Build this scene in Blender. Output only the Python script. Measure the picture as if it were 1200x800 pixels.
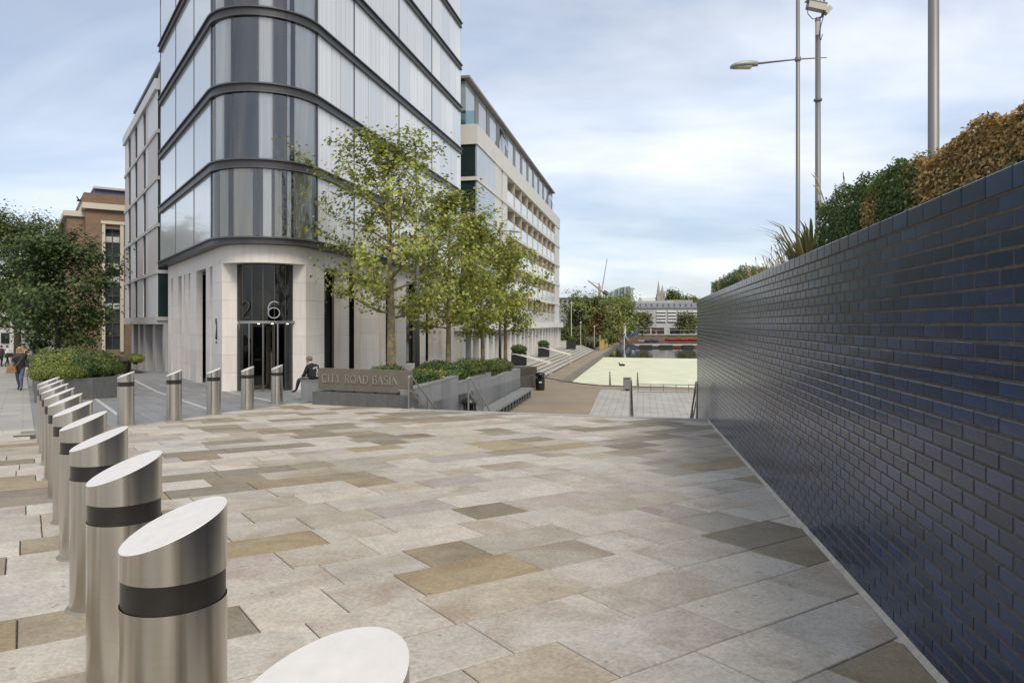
import bpy, bmesh, math, random
import numpy as np
from mathutils import Vector, Matrix
random.seed(7); RNG = np.random.default_rng(11)
for o in list(bpy.data.objects): bpy.data.objects.remove(o, do_unlink=True)
SC = bpy.context.scene; COL = SC.collection
R = math.radians
# ------------------------------------------------------------------ camera
HC = 1.62; F = 838.0; CX = 600.0; HY = 379.0          # metres / photo pixels (1200 x 800)
cam_d = bpy.data.cameras.new('camera'); cam = bpy.data.objects.new('camera', cam_d); COL.objects.link(cam)
cam.location = (0, 0, HC); cam.rotation_euler = (R(90), 0, 0)
cam_d.sensor_width = 36; cam_d.lens = 36 * F / 1200; cam_d.shift_y = (HY - 400) / 1200
cam_d.clip_start = 0.05; cam_d.clip_end = 3000
SC.camera = cam
# ------------------------------------------------------------------ sky, sun, exposure
SUN_EL, SUN_AZ = 48, 158            # azimuth measured clockwise from +Y (view direction)
w = bpy.data.worlds.new('World'); SC.world = w; w.use_nodes = True
nt = w.node_tree; nt.nodes.clear()
def wn(t, **k):
    n = nt.nodes.new(t)
    for a, b in k.items(): setattr(n, a, b)
    return n
sky = wn('ShaderNodeTexSky', sky_type='NISHITA'); sky.sun_disc = False
sky.sun_elevation = R(SUN_EL); sky.sun_rotation = R(SUN_AZ); sky.air_density = 1.0; sky.dust_density = 1.4; sky.ozone_density = 2.0
tc = wn('ShaderNodeTexCoord'); sep = wn('ShaderNodeSeparateXYZ'); nt.links.new(tc.outputs['Generated'], sep.inputs[0])
mz = wn('ShaderNodeMath', operation='MAXIMUM'); nt.links.new(sep.outputs[2], mz.inputs[0]); mz.inputs[1].default_value = 0.0
az = wn('ShaderNodeMath', operation='ADD'); nt.links.new(mz.outputs[0], az.inputs[0]); az.inputs[1].default_value = 0.22
dx = wn('ShaderNodeMath', operation='DIVIDE'); nt.links.new(sep.outputs[0], dx.inputs[0]); nt.links.new(az.outputs[0], dx.inputs[1])
dy = wn('ShaderNodeMath', operation='DIVIDE'); nt.links.new(sep.outputs[1], dy.inputs[0]); nt.links.new(az.outputs[0], dy.inputs[1])
cb = wn('ShaderNodeCombineXYZ'); nt.links.new(dx.outputs[0], cb.inputs[0]); nt.links.new(dy.outputs[0], cb.inputs[1])
mp = wn('ShaderNodeMapping'); nt.links.new(cb.outputs[0], mp.inputs[0]); mp.inputs['Scale'].default_value = (0.6, 1.1, 1); mp.inputs['Rotation'].default_value = (0, 0, R(14)); mp.inputs['Location'].default_value = (3.1, 1.7, 0)
nz = wn('ShaderNodeTexNoise'); nt.links.new(mp.outputs[0], nz.inputs[0]); nz.inputs['Scale'].default_value = 1.15; nz.inputs['Detail'].default_value = 9; nz.inputs['Roughness'].default_value = 0.55; nz.inputs['Distortion'].default_value = 0.5
rp = wn('ShaderNodeValToRGB'); nt.links.new(nz.outputs[0], rp.inputs[0])
rp.color_ramp.elements[0].position = 0.36; rp.color_ramp.elements[0].color = (0.34, 0.34, 0.34, 1)
rp.color_ramp.elements[1].position = 0.70; rp.color_ramp.elements[1].color = (0.93, 0.93, 0.93, 1)
cn = wn('ShaderNodeTexNoise'); nt.links.new(mp.outputs[0], cn.inputs[0]); cn.inputs['Scale'].default_value = 2.3; cn.inputs['Detail'].default_value = 6
cr = wn('ShaderNodeValToRGB'); nt.links.new(cn.outputs[0], cr.inputs[0])
cr.color_ramp.elements[0].position = 0.35; cr.color_ramp.elements[0].color = (7.0, 7.8, 9.2, 1)
cr.color_ramp.elements[1].position = 0.65; cr.color_ramp.elements[1].color = (9.1, 9.4, 9.9, 1)
mx = wn('ShaderNodeMixRGB'); nt.links.new(rp.outputs[0], mx.inputs[0]); nt.links.new(sky.outputs[0], mx.inputs[1]); nt.links.new(cr.outputs[0], mx.inputs[2])
bg = wn('ShaderNodeBackground'); nt.links.new(mx.outputs[0], bg.inputs[0]); bg.inputs[1].default_value = 0.10
wo = wn('ShaderNodeOutputWorld'); nt.links.new(bg.outputs[0], wo.inputs[0])
sl = bpy.data.lights.new('sun', 'SUN'); sl.energy = 2.1; sl.angle = R(24); sl.color = (1.0, 0.91, 0.78)
so = bpy.data.objects.new('sun', sl); COL.objects.link(so); so.location = (20, -30, 40)
sd = Vector((math.sin(R(SUN_AZ)) * math.cos(R(SUN_EL)), math.cos(R(SUN_AZ)) * math.cos(R(SUN_EL)), math.sin(R(SUN_EL))))
so.rotation_euler = sd.to_track_quat('Z', 'Y').to_euler()
SC.view_settings.view_transform = 'Standard'; SC.view_settings.look = 'None'
SC.view_settings.exposure = 0.32; SC.view_settings.gamma = 1; SC.view_settings.use_curve_mapping = False
SC.render.engine = 'CYCLES'
SC.cycles.max_bounces = 8; SC.cycles.transparent_max_bounces = 12
# ------------------------------------------------------------------ pixel -> place
TILT = 27.0 / F                       # the plaza falls away from the camera
def gz(x, y): return -TILT * y
def fz(x, y): return max(-TILT * y, -0.82)
def G(px, py):                        # photo pixel on the tilted plaza
    d = HC * F / (py - 406.0); x = (px - CX) * d / F
    return Vector((x, d, -TILT * d))
def P(px, py, d): return Vector(((px - CX) * d / F, d, HC - (py - HY) * d / F))
def L(px, py, z):                     # photo pixel on a level plane
    d = (HC - z) * F / (py - HY); return Vector(((px - CX) * d / F, d, z))
def proj(p): return (CX + F * p[0] / p[1], HY - F * (p[2] - HC) / p[1])
def s_at(A, u, px):                   # distance along a plan line at which it crosses pixel column px
    k = (px - CX) / F
    return (k * A[1] - A[0]) / (u[0] - k * u[1])
# ------------------------------------------------------------------ materials
MATS = {}
def mat(name, col, rough=0.6, metal=0.0, var=0.0, scale=3.0, bump=0.0, bscale=60, spec=0.5, attr=None, rand=0.0, col2=None, coat=0.0, detail=6, stretch=None, aniso=0, trans=0.0):
    if name in MATS: return MATS[name]
    m = bpy.data.materials.new(name); m.use_nodes = True; t = m.node_tree; N = t.nodes; K = t.links
    b = N['Principled BSDF']; b.inputs['Roughness'].default_value = rough; b.inputs['Metallic'].default_value = metal
    b.inputs['Specular IOR Level'].default_value = spec
    if coat: b.inputs['Coat Weight'].default_value = coat; b.inputs['Coat Roughness'].default_value = 0.05
    tcn = N.new('ShaderNodeTexCoord'); vec = tcn.outputs['Object']
    if stretch:
        mpn = N.new('ShaderNodeMapping'); K.new(vec, mpn.inputs[0]); mpn.inputs['Scale'].default_value = stretch; vec = mpn.outputs[0]
    rgb = N.new('ShaderNodeRGB'); rgb.outputs[0].default_value = (*col, 1); c = rgb.outputs[0]
    if attr:
        a = N.new('ShaderNodeAttribute'); a.attribute_name = attr; c = a.outputs['Color']
    if col2:
        n2 = N.new('ShaderNodeTexNoise'); K.new(vec, n2.inputs[0]); n2.inputs['Scale'].default_value = scale * 0.5; n2.inputs['Detail'].default_value = detail
        r2 = N.new('ShaderNodeValToRGB'); K.new(n2.outputs[0], r2.inputs[0]); r2.color_ramp.elements[0].position = 0.42; r2.color_ramp.elements[1].position = 0.66
        x2 = N.new('ShaderNodeMixRGB'); K.new(r2.outputs[0], x2.inputs[0]); K.new(c, x2.inputs[1]); x2.inputs[2].default_value = (*col2, 1); c = x2.outputs[0]
    if var or rand:
        nn = N.new('ShaderNodeTexNoise'); K.new(vec, nn.inputs[0]); nn.inputs['Scale'].default_value = scale; nn.inputs['Detail'].default_value = detail; nn.inputs['Roughness'].default_value = 0.62
        mr = N.new('ShaderNodeMapRange'); K.new(nn.outputs[0], mr.inputs[0]); mr.inputs[1].default_value = 0.25; mr.inputs[2].default_value = 0.75
        mr.inputs[3].default_value = 1 - var; mr.inputs[4].default_value = 1 + var; val = mr.outputs[0]
        if rand:
            oi = N.new('ShaderNodeObjectInfo'); at = N.new('ShaderNodeAttribute'); at.attribute_name = 'seed'
            ad = N.new('ShaderNodeMath'); ad.operation = 'ADD'; K.new(oi.outputs['Random'], ad.inputs[0]); K.new(at.outputs['Fac'], ad.inputs[1])
            fr = N.new('ShaderNodeMath'); fr.operation = 'FRACT'; K.new(ad.outputs[0], fr.inputs[0])
            m2 = N.new('ShaderNodeMapRange'); K.new(fr.outputs[0], m2.inputs[0]); m2.inputs[3].default_value = 1 - rand; m2.inputs[4].default_value = 1 + rand
            mu = N.new('ShaderNodeMath'); mu.operation = 'MULTIPLY'; K.new(val, mu.inputs[0]); K.new(m2.outputs[0], mu.inputs[1]); val = mu.outputs[0]
        vm = N.new('ShaderNodeVectorMath'); vm.operation = 'SCALE'; K.new(c, vm.inputs[0]); K.new(val, vm.inputs['Scale']); c = vm.outputs[0]
    K.new(c, b.inputs['Base Color'])
    if bump:
        bn = N.new('ShaderNodeTexNoise'); K.new(vec, bn.inputs[0]); bn.inputs['Scale'].default_value = bscale; bn.inputs['Detail'].default_value = 5
        bp = N.new('ShaderNodeBump'); bp.inputs['Strength'].default_value = bump; bp.inputs['Distance'].default_value = 0.01; K.new(bn.outputs[0], bp.inputs['Height']); K.new(bp.outputs[0], b.inputs['Normal'])
    if aniso:
        b.inputs['Anisotropic'].default_value = aniso; tg = N.new('ShaderNodeTangent'); tg.direction_type = 'RADIAL'; tg.axis = 'Z'; b.inputs['Anisotropic Rotation'].default_value = 0.25; K.new(tg.outputs[0], b.inputs['Tangent'])
    if trans:
        out = N['Material Output']; tl = N.new('ShaderNodeBsdfTranslucent'); K.new(c, tl.inputs[0]); ms = N.new('ShaderNodeMixShader'); ms.inputs[0].default_value = trans
        K.new(b.outputs[0], ms.inputs[1]); K.new(tl.outputs[0], ms.inputs[2]); K.new(ms.outputs[0], out.inputs[0])
    MATS[name] = m; return m
def glass(name, tint=(0.8, 0.85, 0.85), refl=1.45, rough=0.01, base=0.0):
    if name in MATS: return MATS[name]
    m = bpy.data.materials.new(name); m.use_nodes = True; t = m.node_tree; N = t.nodes; K = t.links
    for n in list(N):
        if n.type == 'BSDF_PRINCIPLED': N.remove(n)
    g = N.new('ShaderNodeBsdfGlossy'); g.inputs['Roughness'].default_value = rough
    tr = N.new('ShaderNodeBsdfTransparent'); tr.inputs[0].default_value = (*tint, 1)
    fr = N.new('ShaderNodeFresnel'); fr.inputs[0].default_value = refl
    ms = N.new('ShaderNodeMixShader'); mr = N.new('ShaderNodeMapRange'); mr.inputs[3].default_value = base; K.new(fr.outputs[0], mr.inputs[0]); K.new(mr.outputs[0], ms.inputs[0]); K.new(tr.outputs[0], ms.inputs[1]); K.new(g.outputs[0], ms.inputs[2])
    K.new(ms.outputs[0], N['Material Output'].inputs[0]); MATS[name] = m; return m
def striped(name, ca, cb_, freq, axis, rough=0.12):           # fritted glass: fine vertical stripes along a facade direction
    if name in MATS: return MATS[name]
    m = bpy.data.materials.new(name); m.use_nodes = True; t = m.node_tree; N = t.nodes; K = t.links
    b = N['Principled BSDF']; b.inputs['Roughness'].default_value = rough
    tcn = N.new('ShaderNodeTexCoord'); dt = N.new('ShaderNodeVectorMath'); dt.operation = 'DOT_PRODUCT'; K.new(tcn.outputs['Object'], dt.inputs[0]); dt.inputs[1].default_value = (axis[0] * freq, axis[1] * freq, 0)
    nn = N.new('ShaderNodeTexNoise'); nn.noise_dimensions = '1D'; K.new(dt.outputs['Value'], nn.inputs['W']); nn.inputs['Scale'].default_value = 1; nn.inputs['Detail'].default_value = 3
    rr = N.new('ShaderNodeValToRGB'); K.new(nn.outputs[0], rr.inputs[0]); rr.color_ramp.elements[0].position = 0.38; rr.color_ramp.elements[1].position = 0.62
    rr.color_ramp.elements[0].color = (*ca, 1); rr.color_ramp.elements[1].color = (*cb_, 1)
    oi = N.new('ShaderNodeObjectInfo'); mr = N.new('ShaderNodeMapRange'); K.new(oi.outputs['Random'], mr.inputs[0]); mr.inputs[3].default_value = 0.9; mr.inputs[4].default_value = 1.06
    vm = N.new('ShaderNodeVectorMath'); vm.operation = 'SCALE'; K.new(rr.outputs[0], vm.inputs[0]); K.new(mr.outputs[0], vm.inputs['Scale'])
    K.new(vm.outputs[0], b.inputs['Base Color']); b.inputs['Coat Weight'].default_value = 0.6; b.inputs['Coat Roughness'].default_value = 0.03
    MATS[name] = m; return m
def brickmat(name, c1, c2, mortar, bw, bh, axis, vertical=True, rough=0.8, mort=0.012):
    if name in MATS: return MATS[name]
    m = bpy.data.materials.new(name); m.use_nodes = True; t = m.node_tree; N = t.nodes; K = t.links
    b = N['Principled BSDF']; b.inputs['Roughness'].default_value = rough
    tcn = N.new('ShaderNodeTexCoord'); dt = N.new('ShaderNodeVectorMath'); dt.operation = 'DOT_PRODUCT'; K.new(tcn.outputs['Object'], dt.inputs[0]); dt.inputs[1].default_value = (axis[0], axis[1], 0)
    cbn = N.new('ShaderNodeCombineXYZ'); K.new(dt.outputs['Value'], cbn.inputs[0])
    if vertical:
        sp = N.new('ShaderNodeSeparateXYZ'); K.new(tcn.outputs['Object'], sp.inputs[0]); K.new(sp.outputs[2], cbn.inputs[1])
    else:
        d2 = N.new('ShaderNodeVectorMath'); d2.operation = 'DOT_PRODUCT'; K.new(tcn.outputs['Object'], d2.inputs[0]); d2.inputs[1].default_value = (-axis[1], axis[0], 0); K.new(d2.outputs['Value'], cbn.inputs[1])
    br = N.new('ShaderNodeTexBrick'); K.new(cbn.outputs[0], br.inputs[0]); br.inputs['Scale'].default_value = 1
    br.inputs['Color1'].default_value = (*c1, 1); br.inputs['Color2'].default_value = (*c2, 1); br.inputs['Mortar'].default_value = (*mortar, 1)
    br.inputs['Brick Width'].default_value = bw; br.inputs['Row Height'].default_value = bh; br.inputs['Mortar Size'].default_value = mort
    nn = N.new('ShaderNodeTexNoise'); K.new(tcn.outputs['Object'], nn.inputs[0]); nn.inputs['Scale'].default_value = 0.9; nn.inputs['Detail'].default_value = 7
    mr = N.new('ShaderNodeMapRange'); K.new(nn.outputs[0], mr.inputs[0]); mr.inputs[1].default_value = 0.25; mr.inputs[2].default_value = 0.75; mr.inputs[3].default_value = 0.82; mr.inputs[4].default_value = 1.15
    vm = N.new('ShaderNodeVectorMath'); vm.operation = 'SCALE'; K.new(br.outputs[0], vm.inputs[0]); K.new(mr.outputs[0], vm.inputs['Scale']); K.new(vm.outputs[0], b.inputs['Base Color'])
    MATS[name] = m; return m
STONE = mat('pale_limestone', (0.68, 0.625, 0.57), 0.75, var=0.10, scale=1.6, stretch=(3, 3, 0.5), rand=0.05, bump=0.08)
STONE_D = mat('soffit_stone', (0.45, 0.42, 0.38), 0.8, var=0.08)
DKMETAL = mat('dark_band_metal', (0.062, 0.058, 0.058), 0.42, 0.3, var=0.15, scale=2)
MULL = mat('mullion_grey', (0.10, 0.10, 0.105), 0.45, 0.4, var=0.1)
DGLASS = mat('dark_tinted_glass', (0.012, 0.016, 0.017), 0.04, 0, var=0.3, scale=0.4, spec=0.6)
GGLASS = mat('green_black_glass', (0.02, 0.035, 0.034), 0.05, 0, var=0.3, scale=0.5, spec=0.6)
CGLASS = glass('clear_glass', (0.97, 0.98, 0.975), 1.5, base=0.12)
BALGLASS = mat('balustrade_glass', (0.62, 0.66, 0.66), 0.12, 0, var=0.05, spec=0.6)
STEEL = mat('brushed_steel', (0.56, 0.53, 0.475), 0.22, 1.0, var=0.06, scale=8, stretch=(1, 1, 30), aniso=0.85)
STEELTOP = mat('steel_top_sky_lit', (0.88, 0.81, 0.72), 0.45, 0.55, var=0.06, scale=18)  # paler than the post steel: white sky reflection put into the colour
RAIL = mat('rail_steel', (0.42, 0.41, 0.39), 0.32, 1.0, var=0.08)
BLACKBAND = mat('black_band', (0.020, 0.018, 0.016), 0.35, 0, var=0.3, scale=12)
GRAN = mat('dark_granite', (0.105, 0.105, 0.10), 0.6, var=0.22, scale=9, rand=0.12, stretch=(1, 1, 0.4), bump=0.05)
GRANL = mat('mid_granite', (0.20, 0.205, 0.20), 0.6, var=0.18, scale=5, rand=0.1, stretch=(2, 2, 0.4), bump=0.05)
GPOST = mat('galvanised_post', (0.20, 0.195, 0.18), 0.5, 0.5, var=0.12, scale=2, stretch=(3, 3, 0.3))
BLACK = mat('black_plastic', (0.014, 0.014, 0.015), 0.35, 0, var=0.2)
SOIL = mat('soil', (0.05, 0.035, 0.022), 0.95, var=0.3, scale=6)
BARK = mat('plane_bark', (0.16, 0.135, 0.085), 0.9, var=0.3, scale=9, col2=(0.30, 0.22, 0.10), bump=0.4, bscale=30)
BARKD = mat('dark_bark', (0.06, 0.05, 0.038), 0.9, var=0.3, scale=9, bump=0.4, bscale=30)
LEAF = mat('leaf', (0.1, 0.15, 0.03), 0.5, attr='tint', trans=0.28, spec=0.4)
# ------------------------------------------------------------------ mesh helpers
def link(o, parent=None):
    COL.objects.link(o)
    if parent: o.parent = parent
    return o
def mesh(name, verts, faces, m, smooth=False):
    me = bpy.data.meshes.new(name); me.from_pydata([tuple(v) for v in verts], [], [tuple(f) for f in faces])
    if m: me.materials.append(m)
    if smooth: me.polygons.foreach_set('use_smooth', [True] * len(me.polygons))
    me.update(); return me
def obj(name, verts, faces, m, parent=None, smooth=False): return link(bpy.data.objects.new(name, mesh(name, verts, faces, m, smooth)), parent)
def tag(o, label=None, cat=None, group=None, kind=None):
    if label: o['label'] = label
    if cat: o['category'] = cat
    if group: o['group'] = group
    if kind: o['kind'] = kind
    return o
def thing(name, label, cat, loc=(0, 0, 0), group=None):
    o = bpy.data.objects.new(name, None); o.empty_display_size = 0.2; COL.objects.link(o); return tag(o, label, cat, group)
class MB:
    def __init__(s): s.v = []; s.f = []
    def add(s, v, f):
        b = len(s.v); s.v += [tuple(x) for x in v]; s.f += [tuple(i + b for i in q) for q in f]; return s
    def box(s, A, u, s0, s1, n, o0, o1, z0, z1):
        q = []
        for z in (z0, z1):
            for (a, b) in ((s0, o0), (s1, o0), (s1, o1), (s0, o1)):
                q.append((A[0] + u[0] * a + n[0] * b, A[1] + u[1] * a + n[1] * b, z))
        return s.add(q, [(0, 3, 2, 1), (4, 5, 6, 7), (0, 1, 5, 4), (1, 2, 6, 5), (2, 3, 7, 6), (3, 0, 4, 7)])
    def abox(s, x0, x1, y0, y1, z0, z1): return s.box((0, 0), (1, 0), x0, x1, (0, 1), y0, y1, z0, z1)
    def prism(s, poly, z0, z1):                    # z0 / z1: number or function(x, y)
        n = len(poly); f0 = z0 if callable(z0) else (lambda x, y: z0); f1 = z1 if callable(z1) else (lambda x, y: z1)
        v = [(p[0], p[1], f0(p[0], p[1])) for p in poly] + [(p[0], p[1], f1(p[0], p[1])) for p in poly]
        area = sum(poly[i][0] * poly[(i + 1) % n][1] - poly[(i + 1) % n][0] * poly[i][1] for i in range(n))
        f = [tuple(range(n))[::-1], tuple(range(n, 2 * n))] + [(i, (i + 1) % n, n + (i + 1) % n, n + i) for i in range(n)]
        if area < 0: f = [q[::-1] for q in f]
        return s.add(v, f)
    def tube(s, pts, rad, k=8, cap=True):
        pts = [Vector(p) for p in pts]; rad = rad if isinstance(rad, (list, tuple)) else [rad] * len(pts)
        rings = []; pv = None
        for i, p in enumerate(pts):
            d = (pts[min(i + 1, len(pts) - 1)] - pts[max(i - 1, 0)]).normalized()
            a = (pv - d * pv.dot(d)) if pv is not None else (Vector((0, 0, 1)).cross(d) if abs(d.z) < 0.95 else Vector((1, 0, 0)).cross(d))
            if a.length < 1e-6: a = Vector((1, 0, 0)).cross(d)
            a.normalize(); pv = a; b = d.cross(a)
            rings.append([p + (a * math.cos(2 * math.pi * j / k) + b * math.sin(2 * math.pi * j / k)) * rad[i] for j in range(k)])
        v = [q for r_ in rings for q in r_]; f = []
        for i in range(len(rings) - 1):
            for j in range(k): f.append((i * k + j, i * k + (j + 1) % k, (i + 1) * k + (j + 1) % k, (i + 1) * k + j))
        if cap: f.append(tuple(range(k))[::-1]); f.append(tuple(range((len(rings) - 1) * k, len(rings) * k)))
        return s.add(v, f)
    def lathe(s, c, prof, k=24, top=True, bot=True):
        v = []; f = []
        for (r_, z) in prof:
            for j in range(k): v.append((c[0] + r_ * math.cos(2 * math.pi * j / k), c[1] + r_ * math.sin(2 * math.pi * j / k), c[2] + z))
        for i in range(len(prof) - 1):
            for j in range(k): f.append((i * k + j, i * k + (j + 1) % k, (i + 1) * k + (j + 1) % k, (i + 1) * k + j))
        if bot: f.append(tuple(range(k))[::-1])
        if top: f.append(tuple(range((len(prof) - 1) * k, len(prof) * k)))
        return s.add(v, f)
    def sweep(s, path, prof, closed=True):          # path: (x, y, nx, ny); prof: (offset, z)
        k = len(prof); v = []; f = []
        for (x, y, nx, ny) in path:
            for (o, z) in prof: v.append((x + nx * o, y + ny * o, z))
        for i in range(len(path) - 1):
            for j in range(k): f.append((i * k + j, i * k + (j + 1) % k, (i + 1) * k + (j + 1) % k, (i + 1) * k + j))
        f.append(tuple(range(k))[::-1]); f.append(tuple(range((len(path) - 1) * k, len(path) * k)))
        return s.add(v, f)
    def sphere(s, c, r_, k=12, m_=8):
        rx, ry, rz = r_ if isinstance(r_, (tuple, list)) else (r_, r_, r_); v = []; f = []
        for i in range(m_ + 1):
            t = math.pi * i / m_
            for j in range(k):
                a = 2 * math.pi * j / k; v.append((c[0] + rx * math.sin(t) * math.cos(a), c[1] + ry * math.sin(t) * math.sin(a), c[2] - rz * math.cos(t)))
        for i in range(m_):
            for j in range(k): f.append((i * k + j, i * k + (j + 1) % k, (i + 1) * k + (j + 1) % k, (i + 1) * k + j))
        return s.add(v, f)
    def build(s, name, m, parent=None, smooth=False):
        o = obj(name, s.v, s.f, m, parent, smooth)
        bm = bmesh.new(); bm.from_mesh(o.data); bmesh.ops.recalc_face_normals(bm, faces=bm.faces); bm.to_mesh(o.data); bm.free()
        return o
def clip(poly, a, b, c):                            # keep a*x + b*y <= c
    out = []
    for i in range(len(poly)):
        p, q = poly[i], poly[(i + 1) % len(poly)]; fp = a * p[0] + b * p[1] - c; fq = a * q[0] + b * q[1] - c
        if fp <= 0: out.append(p)
        if fp * fq < 0: t = fp / (fp - fq); out.append((p[0] + (q[0] - p[0]) * t, p[1] + (q[1] - p[1]) * t))
    return out
def half(p, q, inside):                             # half-plane through p, q that contains the point inside
    a, b = q[1] - p[1], -(q[0] - p[0]); c = a * p[0] + b * p[1]
    if a * inside[0] + b * inside[1] > c: a, b, c = -a, -b, -c
    return a, b, c
def inside(h, p): return h[0] * p[0] + h[1] * p[1] <= h[2]
def parea(pts):
    q = [proj(p) for p in pts]; n = len(q)
    if any(p[1] < 0.4 for p in pts): return 0
    cx = sum(a for a, b in q) / n; cy = sum(b for a, b in q) / n
    if cx < -10 or cx > 1210 or cy < -10 or cy > 810: return 0
    return abs(sum(q[i][0] * q[(i + 1) % n][1] - q[(i + 1) % n][0] * q[i][1] for i in range(n))) / 2
def attr_color(me, cols, name='tint'):              # one colour per face
    a = me.color_attributes.new(name, 'FLOAT_COLOR', 'CORNER'); buf = []
    for p, c in zip(me.polygons, cols): buf += [c[0], c[1], c[2], 1.0] * p.loop_total
    a.data.foreach_set('color', buf)
def attr_seed(me, vals):                            # one number per face
    a = me.attributes.new('seed', 'FLOAT', 'FACE'); a.data.foreach_set('value', vals)
def slab_geo(poly, zf, th=0.03, bev=0.005, gap=0.0045, lift=0.0):
    n = len(poly); cx = sum(p[0] for p in poly) / n; cy = sum(p[1] for p in poly) / n
    ar0 = sum(poly[i][0] * poly[(i + 1) % n][1] - poly[(i + 1) % n][0] * poly[i][1] for i in range(n)); sgn = 1 if ar0 > 0 else -1
    def ins(e):                                     # every edge moved in by e
        out = []
        for i in range(n):
            p0, p1, p2 = Vector(poly[i - 1]), Vector(poly[i]), Vector(poly[(i + 1) % n]); d1 = (p1 - p0).normalized(); d2 = (p2 - p1).normalized()
            n1 = Vector((-d1.y, d1.x)) * sgn; n2 = Vector((-d2.y, d2.x)) * sgn; k = 1 + n1.dot(n2)
            q = p1 + (n1 + n2) * (e / max(k, 0.35)); out.append((q.x, q.y))
        return out
    a = ins(gap); b = ins(gap + bev)
    v = [(x, y, zf(x, y) + lift - th) for x, y in a] + [(x, y, zf(x, y) + lift - bev) for x, y in a] + [(x, y, zf(x, y) + lift) for x, y in b]
    f = [tuple(range(2 * n, 3 * n))]
    for i in range(n):
        j = (i + 1) % n; f.append((i, j, n + j, n + i)); f.append((n + i, n + j, 2 * n + j, 2 * n + i))
    ar = sum(poly[i][0] * poly[(i + 1) % n][1] - poly[(i + 1) % n][0] * poly[i][1] for i in range(n))
    if ar < 0: f = [q[::-1] for q in f]
    return v, f
# ================================================================== THE SETTING
cdir = Vector((-0.5646, 0.8254)); rdir = Vector((0.8254, 0.5646))        # along the street / across it
ZL = -2.15; ZT = -1.5; ZW = -2.5                                           # lower quay, terrace, water
WA = (1.454, 0.0); wu = Vector((0.1816, 1.0)).normalized(); wn_ = Vector((-wu.y, wu.x))   # blue wall line, normal to the plaza
def wall_x(d): return 1.454 + 0.1816 * d
E0 = G(470, 479); E1 = G(816, 490.6); ED = (E1 - E0).normalized()          # top edge of the steps
def edge_y(x): return E0.y + (x - E0.x) * ED.y / ED.x
RW = lambda d: -6.145 + 0.179 * d                                          # retaining wall beside the steps
ru = Vector((0.179, 1.0)).normalized(); rn = Vector((ru.y, -ru.x))
# ground sheet to the horizon
land = mat('far_ground', (0.10, 0.10, 0.085), 0.95, var=0.25, scale=0.05)
tag(obj('ground', [(-1500, -60, -3.4), (1500, -60, -3.4), (1500, 2400, -3.4), (-1500, 2400, -3.4)], [(0, 1, 2, 3)], land), kind='structure')
# upper level: bed under the paving
bedm = mat('paving_bed', (0.06, 0.052, 0.042), 0.95, var=0.3, scale=4)
up = [(-70, -6), (wall_x(-6), -6), (E1.x + 0.25, E1.y - 0.1), (E0.x, E0.y), (RW(19), 19.0), (RW(44), 44.0), (-12, 70), (-70, 140)]
b = MB().prism(up, -3.3, lambda x, y: gz(x, y) - 0.016)
tag(b.build('plaza_ground', bedm), kind='structure')
FC0, FC1 = G(136, 501), G(362, 470.5)                                      # line between sandstone and granite
h_wall = half((wall_x(0) - 0.02, 0), (wall_x(16) - 0.02, 16), (0, 5)); h_edge = half(E0.xy - ED.xy * 0 + Vector((0, -0.34)), E1.xy + Vector((0, -0.34)), (0, 5))
h_fc = half(FC0, FC1, (0, 8))
N0 = Vector((-0.35, 1.24)); rowd = Vector((-0.69, 1.0)).normalized()       # near bollard row
h_row = half(N0, N0 + rowd, (5, 5))
cl = G(25, 503).xy.dot(cdir)
def in_plaza(p):
    if not inside(h_wall, p) or not (inside(h_edge, p) or (p[0] < -2.9 and p[1] < 21.5 and p[0] < -2.9 - (p[1] - 19.2) * 1.9)): return False
    if inside(h_row, p): return inside(h_fc, p) or Vector(p).dot(cdir) < Vector(FC0.xy).dot(cdir) - 0.2
    return Vector(p).dot(cdir) < cl
SAND = mat('york_stone', (0.4, 0.37, 0.32), 0.72, var=0.15, scale=5.5, attr='tint', bump=0.16, bscale=45, detail=12)
# every slab is cut from another part of the stone: its own offset into the pattern
for n_ in [n for n in SAND.node_tree.nodes if n.type == 'TEX_COORD']: pass
# stains, lichen spots and gum on the stone
t = SAND.node_tree; N = t.nodes; K = t.links; bs = N['Principled BSDF']; src = bs.inputs['Base Color'].links[0].from_socket
tcn = N.new('ShaderNodeTexCoord'); sn = N.new('ShaderNodeTexNoise'); K.new(tcn.outputs['Object'], sn.inputs[0]); sn.inputs['Scale'].default_value = 1.1; sn.inputs['Detail'].default_value = 8; sn.inputs['Distortion'].default_value = 0.7
sr = N.new('ShaderNodeValToRGB'); K.new(sn.outputs[0], sr.inputs[0]); sr.color_ramp.elements[0].position = 0.50; sr.color_ramp.elements[1].position = 0.68; sr.color_ramp.elements[1].color = (0.8, 0.8, 0.8, 1)
sx = N.new('ShaderNodeMixRGB'); sx.blend_type = 'MULTIPLY'; K.new(sr.outputs[0], sx.inputs[0]); K.new(src, sx.inputs[1]); sx.inputs[2].default_value = (0.74, 0.65, 0.58, 1)
vo = N.new('ShaderNodeTexVoronoi'); K.new(tcn.outputs['Object'], vo.inputs[0]); vo.inputs['Scale'].default_value = 5.5
vr = N.new('ShaderNodeValToRGB'); K.new(vo.outputs['Distance'], vr.inputs[0]); vr.color_ramp.elements[0].position = 0.06; vr.color_ramp.elements[0].color = (0.6, 0.6, 0.6, 1); vr.color_ramp.elements[1].position = 0.10; vr.color_ramp.elements[1].color = (0, 0, 0, 1)
sm = N.new('ShaderNodeTexNoise'); K.new(tcn.outputs['Object'], sm.inputs[0]); sm.inputs['Scale'].default_value = 0.8
mm = N.new('ShaderNodeMath'); mm.operation = 'GREATER_THAN'; K.new(sm.outputs[0], mm.inputs[0]); mm.inputs[1].default_value = 0.46
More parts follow.
